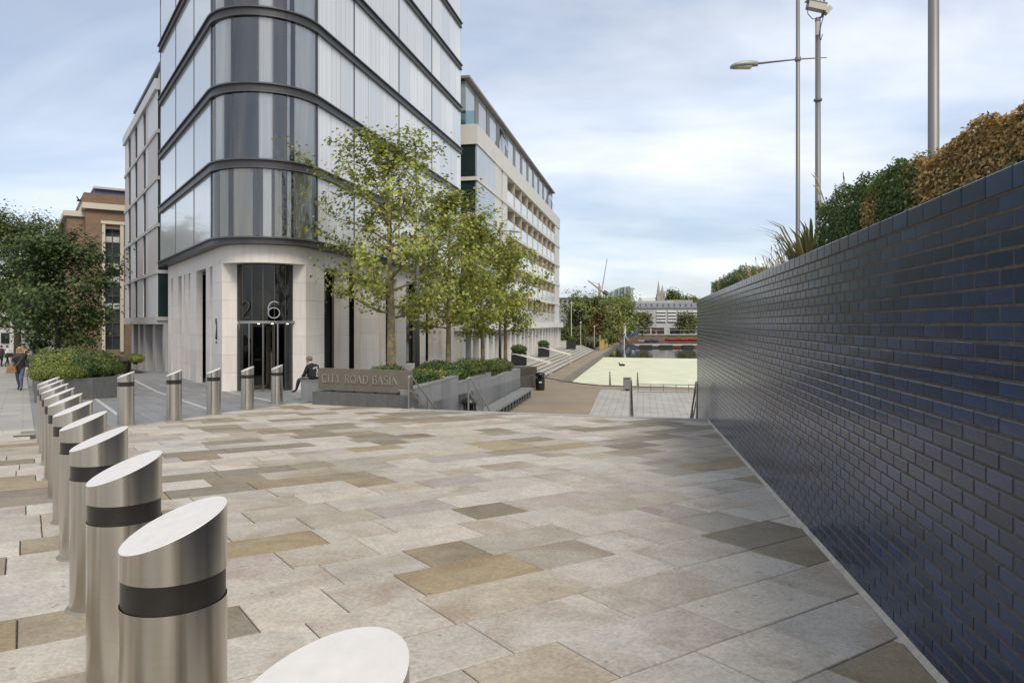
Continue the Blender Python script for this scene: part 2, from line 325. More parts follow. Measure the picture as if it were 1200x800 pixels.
ml = N.new('ShaderNodeMath'); ml.operation = 'MULTIPLY'; K.new(vr.outputs[0], ml.inputs[0]); K.new(mm.outputs[0], ml.inputs[1])
s3 = N.new('ShaderNodeMixRGB'); K.new(ml.outputs[0], s3.inputs[0]); K.new(sx.outputs[0], s3.inputs[1]); s3.inputs[2].default_value = (0.16, 0.14, 0.12, 1)
mo = N.new('ShaderNodeTexNoise'); mo.label = 'mottle'; K.new(tcn.outputs['Object'], mo.inputs[0]); mo.inputs['Scale'].default_value = 38; mo.inputs['Detail'].default_value = 10; mo.inputs['Roughness'].default_value = 0.7
mor = N.new('ShaderNodeMapRange'); K.new(mo.outputs[0], mor.inputs[0]); mor.inputs[1].default_value = 0.3; mor.inputs[2].default_value = 0.62; mor.inputs[3].default_value = 0.64; mor.inputs[4].default_value = 1.04
big = N.new('ShaderNodeTexNoise'); K.new(tcn.outputs['Object'], big.inputs[0]); big.inputs['Scale'].default_value = 0.35; big.inputs['Detail'].default_value = 5
bgr = N.new('ShaderNodeMapRange'); K.new(big.outputs[0], bgr.inputs[0]); bgr.inputs[1].default_value = 0.3; bgr.inputs[2].default_value = 0.7; bgr.inputs[3].default_value = 0.86; bgr.inputs[4].default_value = 1.08
mm2 = N.new('ShaderNodeMath'); mm2.operation = 'MULTIPLY'; K.new(mor.outputs[0], mm2.inputs[0]); K.new(bgr.outputs[0], mm2.inputs[1])
ms2 = N.new('ShaderNodeVectorMath'); ms2.operation = 'SCALE'; K.new(s3.outputs[0], ms2.inputs[0]); K.new(mm2.outputs[0], ms2.inputs['Scale'])
K.new(ms2.outputs[0], bs.inputs['Base Color'])
sa = N.new('ShaderNodeAttribute'); sa.attribute_name = 'seed'; sa.label = 'slab_off'
so_ = N.new('ShaderNodeVectorMath'); so_.operation = 'MULTIPLY_ADD'; K.new(sa.outputs['Fac'], so_.inputs[0]); so_.inputs[1].default_value = (37.0, 53.0, 11.0); K.new(tcn.outputs['Object'], so_.inputs[2])
for n in N:
    if n.type in ('TEX_NOISE', 'TEX_VORONOI') and n is not big and n.inputs['Vector'].is_linked: K.new(so_.outputs[0], n.inputs['Vector'])
def sand_tint():
    q = random.random()
    if q < 0.48: c = (0.52, 0.47, 0.395); v = random.uniform(0.92, 1.07)
    elif q < 0.66: c = (0.45, 0.395, 0.31); v = random.uniform(0.88, 1.05)
    elif q < 0.87: c = (0.285, 0.238, 0.165); v = random.uniform(0.85, 1.15)
    elif q < 0.93: c = (0.34, 0.27, 0.165); v = random.uniform(0.9, 1.1)
    else: c = (0.44, 0.38, 0.33); v = random.uniform(0.9, 1.05)
    k_ = random.uniform(-0.01, 0.01)
    return (c[0] * v + k_, c[1] * v, c[2] * v - k_)
RH = 0.52
slabs = []
k = -12
while k * RH < 30:
    rng = random.Random(k * 31 + 5); rh0 = k * RH; s = -26 + rng.uniform(0, 1)
    while s < 16:
        ln = rng.choice([0.52, 0.62, 0.7, 0.78, 0.86, 0.95, 1.05]) * rng.uniform(0.95, 1.05)
        q = [cdir * a + rdir * b_ for a, b_ in ((rh0, s), (rh0, s + ln), (rh0 + RH, s + ln), (rh0 + RH, s))]
        ct = (q[0] + q[2]) / 2; s += ln
        if ct.y < -3.5 or ct.x < -24: continue
        poly = [tuple(p) for p in q]
        ok = in_plaza(ct) or any(in_plaza(p) for p in poly)
        if not ok: continue
        for h in ((h_wall, h_edge) if ct.x > -2.9 else (h_wall,)):
            poly = clip(poly, *h) if len(poly) > 2 else poly
        if len(poly) < 3: continue
        if inside(h_row, ct) and ct.y > 9: poly = clip(poly, *h_fc)
        elif not inside(h_row, ct): poly = clip(poly, cdir.x, cdir.y, cl)
        if len(poly) < 3: continue
        ar = abs(sum(poly[i][0] * poly[(i + 1) % len(poly)][1] - poly[(i + 1) % len(poly)][0] * poly[i][1] for i in range(len(poly)))) / 2
        if ar < 0.0015: continue
        slabs.append((parea([(p[0], p[1], gz(*p)) for p in poly]), poly))
    k += 1
slabs.sort(key=lambda t_: -t_[0])
pl = MB().prism([(-0.1, 0.2), (0.1, 0.2), (0.0, 0.3)], lambda x, y: gz(x, y) - 0.03, lambda x, y: gz(x, y) - 0.012)
plaza = tag(pl.build('plaza_paving', bedm), kind='structure')
rest = MB(); rc = []; rs_ = []
for i, (ar, poly) in enumerate(slabs):
    v, f = slab_geo(poly, gz, lift=random.uniform(-0.002, 0.002)); c = sand_tint()
    if i < 300:
        o = obj('paving_slab', v, f, SAND, plaza); attr_color(o.data, [c] * len(f)); attr_seed(o.data, [random.random()] * len(f))
    else: rest.add(v, f); rc += [c] * len(f); rs_ += [random.random()] * len(f)
o = obj('paving_slabs', rest.v, rest.f, SAND, plaza); attr_color(o.data, rc); attr_seed(o.data, rs_); tag(o, kind='stuff')
# edge stones at the top of the steps
kerbm = mat('edge_stone', (0.36, 0.345, 0.31), 0.7, var=0.14, scale=5, rand=0.06)
kt = tag(obj('step_edge', [(0, 5, gz(0, 5) - 0.02), (0.05, 5, gz(0, 5) - 0.02), (0, 5.05, gz(0, 5) - 0.02)], [(0, 1, 2)], bedm), kind='structure')
n_e = 8; el = (E1 - E0).length + 0.18
for i in range(n_e):
    a0, a1 = el * i / n_e + 0.003, el * (i + 1) / n_e - 0.003
    q = [E0.xy + ED.xy * a0 + Vector((0, -0.33)), E0.xy + ED.xy * a1 + Vector((0, -0.33)), E0.xy + ED.xy * a1, E0.xy + ED.xy * a0]
    MB().prism([tuple(p) for p in q], lambda x, y: gz(x, y) - 0.2, lambda x, y: gz(x, y) + 0.012).build('edge_stone', kerbm, kt)
# street pavement beyond the sandstone
pavm = brickmat('concrete_paving', (0.36, 0.34, 0.30), (0.31, 0.295, 0.265), (0.25, 0.235, 0.21), 0.9, 0.6, tuple(rdir), vertical=False, mort=0.014)
PL0 = G(37, 480).xy                                                       # edge between pavement and granite strip
strip = [PL0 + cdir * t_ for t_ in (-3.2, 0, 60)]
pav = [tuple(cdir * (cl - 1.0) + rdir * PL0.dot(rdir)), tuple(cdir * (cl + 110) + rdir * PL0.dot(rdir)), tuple(cdir * (cl + 110) + rdir * (PL0.dot(rdir) - 30)), tuple(cdir * (cl - 1.0) + rdir * (PL0.dot(rdir) - 30))]
tag(MB().prism(pav, lambda x, y: gz(x, y) - 0.033, lambda x, y: gz(x, y) - 0.008).build('pavement', pavm), kind='structure')
# granite forecourt
fo = tag(obj('forecourt', [(-9, 17, fz(-9, 17) - 0.03), (-8.9, 17, fz(-9, 17) - 0.03), (-9, 17.1, fz(-9, 17) - 0.03)], [(0, 1, 2)], bedm), kind='structure')
fg = []
GRP = mat('granite_paving', (0.205, 0.205, 0.20), 0.7, var=0.12, scale=4, rand=0.10, bump=0.06)
LST = mat('light_granite_strip', (0.42, 0.41, 0.39), 0.7, var=0.1, scale=4, rand=0.05)
fl = PL0.dot(rdir); h_pl = half(PL0, PL0 + cdir, (0, 8))
for kk in range(0, 46):
    lo = fl + kk * 0.42; isst = (kk % 5 == 4); wd = 0.42
    t0 = 0 + (kk * 0.37) % 1.1
    while t0 < 44:
        q = [cdir * a + rdir * b_ for a, b_ in ((t0, lo), (t0, lo + wd), (t0 + 1.25, lo + wd), (t0 + 1.25, lo))]; t0 += 1.25
        ct = (q[0] + q[2]) / 2
        if inside(h_fc, ct) and inside(h_row, ct) and not (ct.dot(cdir) > FC0.xy.dot(cdir)): pass
        if ct.y > 37 or ct.x > RW(max(ct.y, 19)) - 0.8 or ct.y < 10.5: continue
        st_right = ct.dot(Vector((0.8254, 0.5646))) > Vector((-10.3, 25.5)).dot(Vector((0.8254, 0.5646))) + 1.2 and ct.y > 30
        if st_right: continue
        poly = [tuple(p) for p in q]
        if inside(h_row, ct): poly = clip(poly, -h_fc[0], -h_fc[1], -h_fc[2])
        elif ct.dot(cdir) < cl: poly = clip(poly, -cdir.x, -cdir.y, -cl)
        if len(poly) < 3: continue
        ar = parea([(p[0], p[1], fz(*p)) for p in poly])
        fg.append((ar, poly, isst))
fg.sort(key=lambda t_: -t_[0]); rest = [MB(), MB()]
for i, (ar, poly, isst) in enumerate(fg):
    v, f = slab_geo(poly, lambda x, y: fz(x, y) + 0.004, th=0.04)
    if i < 290: obj('granite_slab', v, f, GRP, fo)
    else: rest[0].add(v, f)
    if isst:                                                              # thin pale line laid between the slabs
        p0, p1 = Vector(poly[0]), Vector(poly[-1])
        if (p1 - p0).length > 0.2:
            e = rdir * 0.05; v, f = slab_geo([tuple(p0 - e), tuple(p0 + e), tuple(p1 + e), tuple(p1 - e)], lambda x, y: fz(x, y) + 0.0085, th=0.02, gap=0.001); rest[1].add(v, f)
tag(obj('granite_slabs', rest[0].v, rest[0].f, GRP, fo), kind='stuff'); tag(obj('pale_strips', rest[1].v, rest[1].f, LST, fo), kind='stuff')
# steps down to the quay
stp = tag(obj('stone_steps', [(0, 20, -1.6), (0.1, 20, -1.6), (0, 20.1, -1.6)], [(0, 1, 2)], bedm), kind='structure')
sdv = Vector((0.19, 1.0)).normalized(); nst = 11
for i in range(nst):
    z1 = -0.57 - (i + 1) * (-ZL - 0.57) / (nst + 1)
    a0 = E0.xy + sdv * (0.29 * i); a1 = E1.xy + ED.xy * 0.2 + sdv * (0.29 * i)
    q = [a0, a1, a1 + sdv * 0.3, a0 + sdv * 0.3]
    MB().prism([tuple(p) for p in q], ZL - 0.2, z1).build('step', kerbm, stp)
# lower quay
tanm = mat('tan_resin_paving', (0.27, 0.215, 0.15), 0.85, var=0.16, scale=0.8, bump=0.1, col2=(0.22, 0.18, 0.13))
grm = brickmat('quay_setts', (0.42, 0.40, 0.36), (0.36, 0.34, 0.31), (0.2, 0.19, 0.17), 0.6, 0.4, (0.98, -0.18), vertical=False, mort=0.02)
curve = [L(624, 440.5, ZL), L(642, 443.5, ZL), L(662, 447, ZL), L(682, 450, ZL), L(702, 452, ZL), L(730, 453, ZL), L(775, 454, ZL), L(830, 456, ZL)]
near0, near1 = E0.xy + sdv * 2.4, E1.xy + sdv * 2.4
qp = [tuple(near0 + Vector((-1, 0))), tuple(near1 + Vector((9, -2)))] + [(15, curve[-1].y - 1)] + [(p.x, p.y) for p in reversed(curve)] + [(RW(50) - 0.3, 50)]
tag(MB().prism(qp, -3.3, ZL).build('lower_quay', tanm), kind='structure')
ga, gb = L(690, 487, ZL), L(704, 456, ZL)
gq = [(ga.x - (gb.x - ga.x) * 0.4, ga.y - (gb.y - ga.y) * 0.4), (13, ga.y - (gb.y - ga.y) * 0.4 - 2), (13, L(816, 460, ZL).y), (gb.x, gb.y)]
tag(obj('quay_paving', [(x, y, ZL + 0.004) for x, y in gq], [(0, 1, 2, 3)], grm), kind='structure')
b = MB().sweep([(p.x, p.y, 0.15, 0.98) for p in curve], [(-0.02, ZL - 0.5), (0.2, ZL - 0.5), (0.2, ZL + 0.05), (-0.02, ZL + 0.05)])
tag(b.build('quay_kerb', mat('dark_kerb', (0.11, 0.10, 0.085), 0.8, var=0.2)), kind='structure')
# terrace beside the second building, five broad steps, towpath
st0, st1 = L(640, 441, ZL).xy, L(697, 410.8, ZL).xy; tdir = (st1 - st0).normalized(); tno = Vector((tdir.y, -tdir.x))
te = [tuple(st0 - tno * 2.1 - tdir * 4), tuple(st1 - tno * 2.1 + tdir * 40), (-30, 150), (-14, 46), (RW(44), 44)]
trm = brickmat('terrace_paving', (0.36, 0.34, 0.31), (0.31, 0.295, 0.27), (0.2, 0.19, 0.17), 0.9, 0.6, tuple(tdir), vertical=False, mort=0.02)
tag(MB().prism(te, -3.3, ZT).build('terrace', trm), kind='structure')
bst = tag(obj('broad_steps', [(2, 55, -2.3), (2.1, 55, -2.3), (2, 55.1, -2.3)], [(0, 1, 2)], bedm), kind='structure')
noz = mat('pale_step', (0.40, 0.37, 0.32), 0.75, var=0.1, scale=2); rsr = mat('step_riser', (0.17, 0.145, 0.11), 0.85, var=0.15, scale=2)
for i in range(5):
    zz = ZL + (i + 1) * (ZT - ZL) / 5 - (0.006 if i == 4 else 0); A_ = st0 - tno * (0.42 * i)
    o = MB().box(A_, tdir, -1.5, (st1 - st0).length - 0.0 + 3 * i * 0.2, -tno, 0.05, 0.55, -3.2, zz - 0.055).build('step', rsr, bst)
    MB().box(A_, tdir, -1.5, (st1 - st0).length + 3 * i * 0.2, -tno, 0.0, 0.56, zz - 0.055, zz).build('nosing', noz, bst)
we0, we1 = L(660, 446, ZL).xy, L(720, 405.2, ZL).xy; wdir = (we1 - we0).normalized()
tp = [tuple(st0 - tdir * 1.8), tuple(we0 - wdir * 0.5), tuple(we1), tuple(we1 + wdir * 40), (st1 + tdir * 45)[:], tuple(st1)]
tag(MB().prism([tuple(p) for p in tp], -3.3, ZL - 0.004).build('towpath', tanm), kind='structure')
b = MB().box(we0, wdir, -1.5, (we1 - we0).length + 38, Vector((wdir.y, -wdir.x)), -0.12, 0.22, -3.3, ZL + 0.03)
tag(b.build('towpath_kerb', mat('weathered_kerb', (0.17, 0.15, 0.12), 0.85, var=0.25, scale=1.5)), kind='structure')
# the basin
wm = mat('basin_water', (0.02, 0.026, 0.022), 0.05, 0, bump=0.5, bscale=1.1, spec=0.6)
wq = [(-20, 30), (90, 30), (90, 178), (-20, 178)]
tag(obj('water', [(x, y, ZW) for x, y in wq], [(0, 1, 2, 3)], wm), kind='structure')
dwm = mat('duckweed', (0.57, 0.585, 0.41), 0.75, var=0.20, scale=1.6, col2=(0.66, 0.65, 0.46), stretch=(0.4, 1.4, 1), bump=0.2, bscale=30)
dl = ZW + 0.006; far = [L(x, y, dl) for x, y in ((664, 419.2), (688, 418.6), (712, 418.4), (735, 419), (760, 419.4), (790, 419.8), (830, 420.2))]
tag(obj('duckweed', [(2, 38, dl), (60, 38, dl), (60, 84, dl)] + [tuple(p) for p in reversed(far)] + [(0, 60, dl)], [tuple(range(3 + len(far) + 1))], dwm), 'pale green duckweed carpet covering the near half of the basin', 'duckweed', kind='stuff')
# far bank
tag(MB().prism([(-60, 176), (120, 176), (200, 420), (-160, 420)], -3.3, -1.3).build('far_bank', mat('bank_ground', (0.13, 0.12, 0.10), 0.9, var=0.3, scale=0.3)), kind='structure')
# raised terrace behind the blue wall
rp_ = [tuple(Vector(WA) + wu * -3 - wn_ * 0.3), tuple(Vector(WA) + wu * 19.0 - wn_ * 0.3), (16, 15), (16, -6)]
tag(MB().prism(rp_, -3.2, 2.02).build('raised_bed', SOIL), kind='structure')

# ================================================================== BLUE GLAZED BRICK WALL
bw = thing('brick_wall', 'long wall of glossy dark blue glazed bricks beside the plaza', 'wall')
mort = mat('brown_mortar', (0.085, 0.068, 0.05), 0.95, var=0.4, scale=20)
WEND = s_at(WA, wu, 817)
MB().box(WA, wu, -3, WEND, wn_, -0.3, -0.0035, -2.3, 2.225).build('core', mort, bw)
BLUE = mat('blue_glaze', (0.018, 0.034, 0.076), 0.17, 0, var=0.20, scale=9, rand=0.30, spec=0.32, bump=0.06, bscale=25)
BL, BJ = 0.225, 0.011
def brick_mesh(l_, h, dep=0.09, e=0.004):
    v = []
    for (x0, x1, z0, z1, y) in ((0, l_, 0, h, -dep), (0, l_, 0, h, -e), (e, l_ - e, e, h - e, 0)):
        v += [(x0, y, z0), (x1, y, z0), (x1, y, z1), (x0, y, z1)]
    f = [(8, 9, 10, 11)]
    for a in (0, 4):
        for i in range(4): j = (i + 1) % 4; f.append((a + i, a + j, a + 4 + j, a + 4 + i))
    return v, f
bv, bf = brick_mesh(BL - BJ, 0.064); bme = mesh('brick', bv, bf, BLUE)
hv, hf = brick_mesh(BL / 2 - BJ, 0.064); hme = mesh('half_brick', hv, hf, BLUE)
cv, cf = brick_mesh(BL - BJ, 0.092, 0.32, 0.005); cme = mesh('coping_brick', cv, cf, BLUE)
wrot = Matrix(((wu.x, wn_.x, 0), (wu.y, wn_.y, 0), (0, 0, 1)))
rec = []
ncourse = 62
for ci in range(ncourse):
    if ci == 0: z = 2.148; src_ = (cv, cf, cme); off = 0.006
    else: z = 2.148 - 0.075 * ci; src_ = (bv, bf, bme); off = 0.0
    s = -3 + (0 if ci % 2 == 0 else -BL / 2)
    while s < WEND - 0.02:
        ln = BL; use = src_
        if s + BL > WEND + 0.02: ln = BL / 2; use = (hv, hf, hme) if ci else src_
        if s < -3.001: s += BL; continue
        d = s * wu.y
        gl = gz(0, d) if d < edge_y(wall_x(d)) else -0.57 - (d - 16.0) * 0.62
        gl = max(gl, ZL)
        if z + 0.07 > gl:
            p = Vector(WA) + wu * s; q = p + wu * (BL - BJ); h_ = 0.092 if ci == 0 else 0.064
            a = parea([(p.x, p.y, z), (q.x, q.y, z), (q.x, q.y, z + h_), (p.x, p.y, z + h_)]) if p.y > 0.5 else 0
            rec.append((a, p, z, use, off + random.uniform(-0.001, 0.001), random.uniform(-0.0022, 0.0022)))
        s += ln
rec.sort(key=lambda t_: -t_[0]); rb = MB(); seeds = []
for i, (a, p, z, use, off, tw) in enumerate(rec):
    M = Matrix.Translation((p.x + wn_.x * off, p.y + wn_.y * off, z)) @ (wrot.to_4x4() @ Matrix.Rotation(tw, 4, 'Z') @ Matrix.Rotation(tw * 0.8, 4, 'X'))
    if i < 300:
        o = link(bpy.data.objects.new('brick', use[2]), bw); o.matrix_local = M
    else:
        rb.add([M @ Vector(v) for v in use[0]], use[1]); seeds += [random.random()] * len(use[1])
o = obj('bricks', rb.v, rb.f, BLUE, bw); attr_seed(o.data, seeds); tag(o, kind='stuff')
b = MB(); fil = [Vector(WA) + wu * t_ for t_ in np.linspace(-3, edge_y(4.3) / wu.y - 0.3, 24)]
b.sweep([(p.x, p.y, wn_.x, wn_.y) for p in fil], [(0.0, 0), (0.028, 0), (0.0, 0.03)])
b.v = [(x, y, z + gz(x, y) + 0.001) for x, y, z in b.v]
b.build('base_fillet', mat('pale_mortar', (0.40, 0.37, 0.31), 0.9, var=0.3, scale=9), bw)

# ================================================================== BOLLARDS
BH, BR = 1.045, 0.160
def bollard(loc, label, group):
    t_ = thing('bollard', label, 'bollard', group=group); t_.location = loc; return t_
def bollard_parts():
    K_ = 48; sl_ = 0.40
    def topz(x, y): return BH + sl_ * (x * rdir.x + y * rdir.y)
    out = []
    def ring(r_, zf): return [(r_ * math.cos(2 * math.pi * j / K_), r_ * math.sin(2 * math.pi * j / K_), zf(r_ * math.cos(2 * math.pi * j / K_), r_ * math.sin(2 * math.pi * j / K_))) for j in range(K_)]
    def skin(rs): 
        f = []
        for i in range(len(rs) - 1):
            for j in range(K_): f.append((i * K_ + j, i * K_ + (j + 1) % K_, (i + 1) * K_ + (j + 1) % K_, (i + 1) * K_ + j))
        return [v for r_ in rs for v in r_], f
    v, f = skin([ring(BR, lambda x, y: -0.1), ring(BR, lambda x, y: 0.806)]); out.append(('post', mesh('post', v, f, STEEL, True)))
    v, f = skin([ring(BR - 0.004, lambda x, y: 0.80), ring(BR - 0.004, lambda x, y: 0.902)]); out.append(('reflective_band', mesh('reflective_band', v, f, BLACKBAND, True)))
    v, f = skin([ring(BR, lambda x, y: 0.896), ring(BR, lambda x, y: topz(x, y) - 0.002)]); out.append(('head', mesh('head', v, f, STEEL, True)))
    v, f = skin([ring(BR, lambda x, y: topz(x, y) - 0.002), ring(BR - 0.0025, topz)]); out.append(('top_plate', mesh('top_plate', v, f + [tuple(range(K_, 2 * K_))], STEELTOP)))
    b_ = MB().lathe((0, 0, 0), [(BR + 0.022, -0.1), (BR + 0.022, 0.006), (BR + 0.004, 0.014), (BR, 0.014)], 40, False, False); out.append(('base_collar', mesh('base_collar', b_.v, b_.f, mat('collar_mortar', (0.20, 0.19, 0.17), 0.8, var=0.2), True)))
    return out
bparts = bollard_parts()
def place_bollard(x, y, label, group, zf=gz):
    t_ = bollard((x, y, zf(x, y)), label, group)
    t_.rotation_euler = (0, 0, random.uniform(-0.03, 0.03))
    for nm, me in bparts: link(bpy.data.objects.new(nm, me), t_)
ORD = ['first', 'second', 'third', 'fourth', 'fifth', 'sixth', 'seventh', 'eighth', 'ninth', 'tenth', 'eleventh']
for i in range(11):
    d = 1.24 + 1.082 * i; p = N0 + Vector((-0.69, 1.0)) * (d - 1.24) if i else Vector((-0.33, 1.175))
    place_bollard(p.x, p.y, 'brushed steel bollard, %s from the granite planter in the long row along the pavement' % ORD[10 - i], 'bollards in the long row along the pavement')
for bi, (px, py) in enumerate(((147.5, 499.5), (204, 494), (250.5, 487), (290, 481), (324.5, 475))):
    p = G(px, py - 1.5); place_bollard(p.x, p.y, 'brushed steel bollard, %s from the name sign in the row edging the granite forecourt' % ORD[4 - bi], 'bollards in front of the granite forecourt')
# ================================================================== CORNER BUILDING (glass over stone)
cb1 = thing('corner_building', 'tall rounded glass corner building on pale stone piers with dark floor bands', 'building')
uL = Vector((-0.5646, 0.8254)); nL = Vector((-0.8254, -0.5646)); uR = Vector((0.2067, 0.9784)); nR = Vector((0.9784, -0.2067))
CC = Vector((-9.15, 26.83)); RG = 2.0
TL = CC + nL * RG; TR = CC + nR * RG
Z0 = 4.53; FHT = 2.64; NFL = 8; ZB = -0.82
aL = math.atan2(nL.y, nL.x); aR = math.atan2(nR.y, nR.x)
if aL > aR: aL -= 2 * math.pi
def arc(r_, n=18, a0=aL, a1=aR): return [(CC.x + r_ * math.cos(a0 + (a1 - a0) * i / n), CC.y + r_ * math.sin(a0 + (a1 - a0) * i / n), math.cos(a0 + (a1 - a0) * i / n), math.sin(a0 + (a1 - a0) * i / n)) for i in range(n + 1)]
SLe = s_at(TL, uL, 188); SRe = s_at(TR, uR, 540)
def path(r_, sl=SLe, sr=SRe):
    o = r_ - RG; p = TL + uL * sl + nL * o; q = TR + uR * sr + nR * o
    return [(p.x, p.y, nL.x, nL.y)] + arc(r_) + [(q.x, q.y, nR.x, nR.y)]
FRITL = striped('fritted_glass_street', (0.64, 0.64, 0.635), (0.74, 0.74, 0.73), 9.0, tuple(uL)); FRITR = striped('fritted_glass_basin', (0.62, 0.62, 0.615), (0.74, 0.74, 0.73), 9.0, tuple(uR))
FRITB = striped('fritted_glass_blue', (0.50, 0.53, 0.56), (0.60, 0.62, 0.64), 9.0, tuple(uR))
CURT_SKY_W = mat('curtain_sky_white', (0.88, 0.88, 0.86), 0.8, var=0.08, scale=6, stretch=(6, 6, 0.1)); CURT_B = mat('beige_blind', (0.52, 0.48, 0.38), 0.8, var=0.12, scale=6, stretch=(6, 6, 0.1)); INT_D = mat('dark_interior', (0.03, 0.032, 0.03), 0.8, var=0.3, scale=1)
INT_F = mat('interior_floor', (0.22, 0.21, 0.20), 0.8)
# dark floor bands with a projecting lip
for k in range(0, NFL + 1):
    z = Z0 + FHT * k
    h0, h1 = (-0.13, 0.06) if k == 0 else (-0.15, 0.12)
    band = MB().sweep(path(RG), [(-0.3, z + h0), (0.07, z + h0), (0.07, z + h1), (-0.3, z + h1)]).build('floor_band', DKMETAL, cb1)
    MB().sweep(path(RG), [(-0.02, z + h1 + 0.001), (0.15, z + h1 + 0.001), (0.15, z + h1 + 0.05), (-0.02, z + h1 + 0.05)]).build('band_lip', MULL, band)
    if 0 < k: MB().sweep(path(RG), [(0.071, z + h0 - 0.0), (0.11, z + h0), (0.11, z + h0 + 0.03), (0.071, z + h0 + 0.03)]).build('lower_lip', MULL, band)
def px_ang(px, r_):                                # angle on the corner circle hit by pixel column px
    best = None
    for i in range(400):
        a = aL + (aR - aL) * i / 399; x = CC.x + r_ * math.cos(a); y = CC.y + r_ * math.sin(a); e = abs(CX + F * x / y - px)
        if best is None or e < best[0]: best = (e, a)
    return best[1]
jointsL = [0.0] + [s_at(TL, uL, p) for p in (227.4, 206)] + [SLe]
jointsR = [0.0] + [s_at(TR, uR, p) for p in (415, 467.5, 506)] + [SRe]
seams = [px_ang(p, RG) for p in (250, 272.6, 302.5, 320.5, 336, 371)]; seams[0] = aL; seams[-1] = aR
curt_sky = [[(253, 270, CURT_SKY_W), (303, 320, CURT_SKY_W), (336, 340, CURT_SKY_W), (346, 370, CURT_SKY_W)], [(253, 262, CURT_SKY_W), (303, 321, CURT_SKY_W), (336, 339, CURT_SKY_W), (345, 370, CURT_SKY_W)], [(258, 268, CURT_B), (274, 296, CURT_B), (308, 318, CURT_SKY_W), (322, 330, CURT_B), (336, 341, CURT_SKY_W), (344, 366, CURT_B)]]  # white arcs: curtains, and sky reflections in the panes drawn as curtain
rk = random.Random(3)
for k in range(NFL):
    za, zb = Z0 + FHT * k + (0.1 if k == 0 else 0.172), Z0 + FHT * (k + 1) - 0.148
    for j in range(3):
        s0, s1 = jointsL[j] + 0.02, jointsL[j + 1] - 0.02
        MB().box(TL, uL, s0, s1, nL, -0.06, 0.0, za, zb).build('glass_panel', FRITL, cb1)
    for j in range(1, 4): MB().box(TL, uL, jointsL[j] - (0.019 if j < 3 else 0.05), jointsL[j] + 0.019, nL, -0.05, 0.018, za, zb).build('mullion', MULL, cb1)
    MB().box(TL, uL, -0.05, 0.02, nL, -0.1, 0.03, za, zb).build('mullion', MULL, cb1)
    for j in range(4):
        cuts = [jointsR[j]]; nsub = 3 if j == 0 else 4; wts = [rk.uniform(0.6, 1.5) for _ in range(nsub)]; tot = sum(wts)
        for q in wts: cuts.append(cuts[-1] + (jointsR[j + 1] - jointsR[j]) * q / tot)
        for q in range(nsub):
            MB().box(TR, uR, cuts[q] + 0.02, cuts[q + 1] - 0.02, nR, -0.06, 0.0, za, zb).build('glass_panel', FRITB if rk.random() < 0.28 else FRITR, cb1)
        MB().box(TR, uR, jointsR[j] - 0.045, jointsR[j] + 0.03, nR, -0.05, 0.02, za, zb).build('mullion', MULL, cb1)
    for j in range(5):                                     # curved clear panes
        n_ = 6; pts = arc(RG, n_, seams[j] + 0.006, seams[j + 1] - 0.006)
        v = [(x, y, z_) for z_ in (za, zb) for (x, y, _, _) in pts]
        obj('curved_pane', v, [(i, i + 1, n_ + 2 + i, n_ + 1 + i) for i in range(n_)], CGLASS, cb1, True)
        MB().sweep(arc(RG, 1, seams[j + 1] - 0.006, seams[j + 1] + 0.006), [(-0.04, za), (0.008, za), (0.008, zb), (-0.04, zb)]).build('mullion', MULL, cb1)
    for (p0, p1, m_) in curt_sky[(2, 1, 0)[k] if k < 3 else k % 2]:
        r_ = RG - 0.075; a0, a1 = px_ang(p0, r_), px_ang(p1, r_); n_ = max(8, int((a1 - a0) * 40))
        v = []
        for z_ in (za, zb):
            for i in range(n_ + 1):
                a = a0 + (a1 - a0) * i / n_; rr = r_ + 0.028 * math.sin(i * 1.7); v.append((CC.x + rr * math.cos(a), CC.y + rr * math.sin(a), z_))
        obj('curtain_sky_arc', v, [(i, i + 1, n_ + 2 + i, n_ + 1 + i) for i in range(n_)], m_, cb1, True)
    # room behind the curved panes
    MB().sweep(arc(RG, 18), [(-1.7, Z0 + FHT * k - 0.1), (-0.31, Z0 + FHT * k - 0.1), (-0.31, Z0 + FHT * k + 0.12), (-1.7, Z0 + FHT * k + 0.12)]).build('floor_slab', INT_F, cb1)
core = [tuple(TL + uL * (SLe - 0.05) - nL * 0.25), tuple(TL + uL * 1.2 - nL * 0.25), tuple(CC + nL * 0.35), tuple(CC + nR * 0.35), tuple(TR + uR * 1.0 - nR * 0.25), tuple(TR + uR * (SRe - 0.03) - nR * 0.25), tuple(TR + uR * (SRe - 0.03) - nR * 16), tuple(TL + uL * (SLe - 0.05) - nL * 8)]
MB().prism(core, Z0 - 0.1, Z0 + FHT * NFL + 0.1).build('core', INT_D, cb1)  # dark solid added inside the building to block light
# side returns of the glass block
MB().box(TL + uL * SLe, -nL, 0.0, 5, uL, -0.04, 0.0, Z0, Z0 + FHT * NFL).build('side_glazing', GGLASS, cb1)
MB().box(TR + uR * SRe, -nR, 0.0, 9, uR, -0.04, 0.0, Z0, Z0 + FHT * NFL).build('side_glazing', GGLASS, cb1)
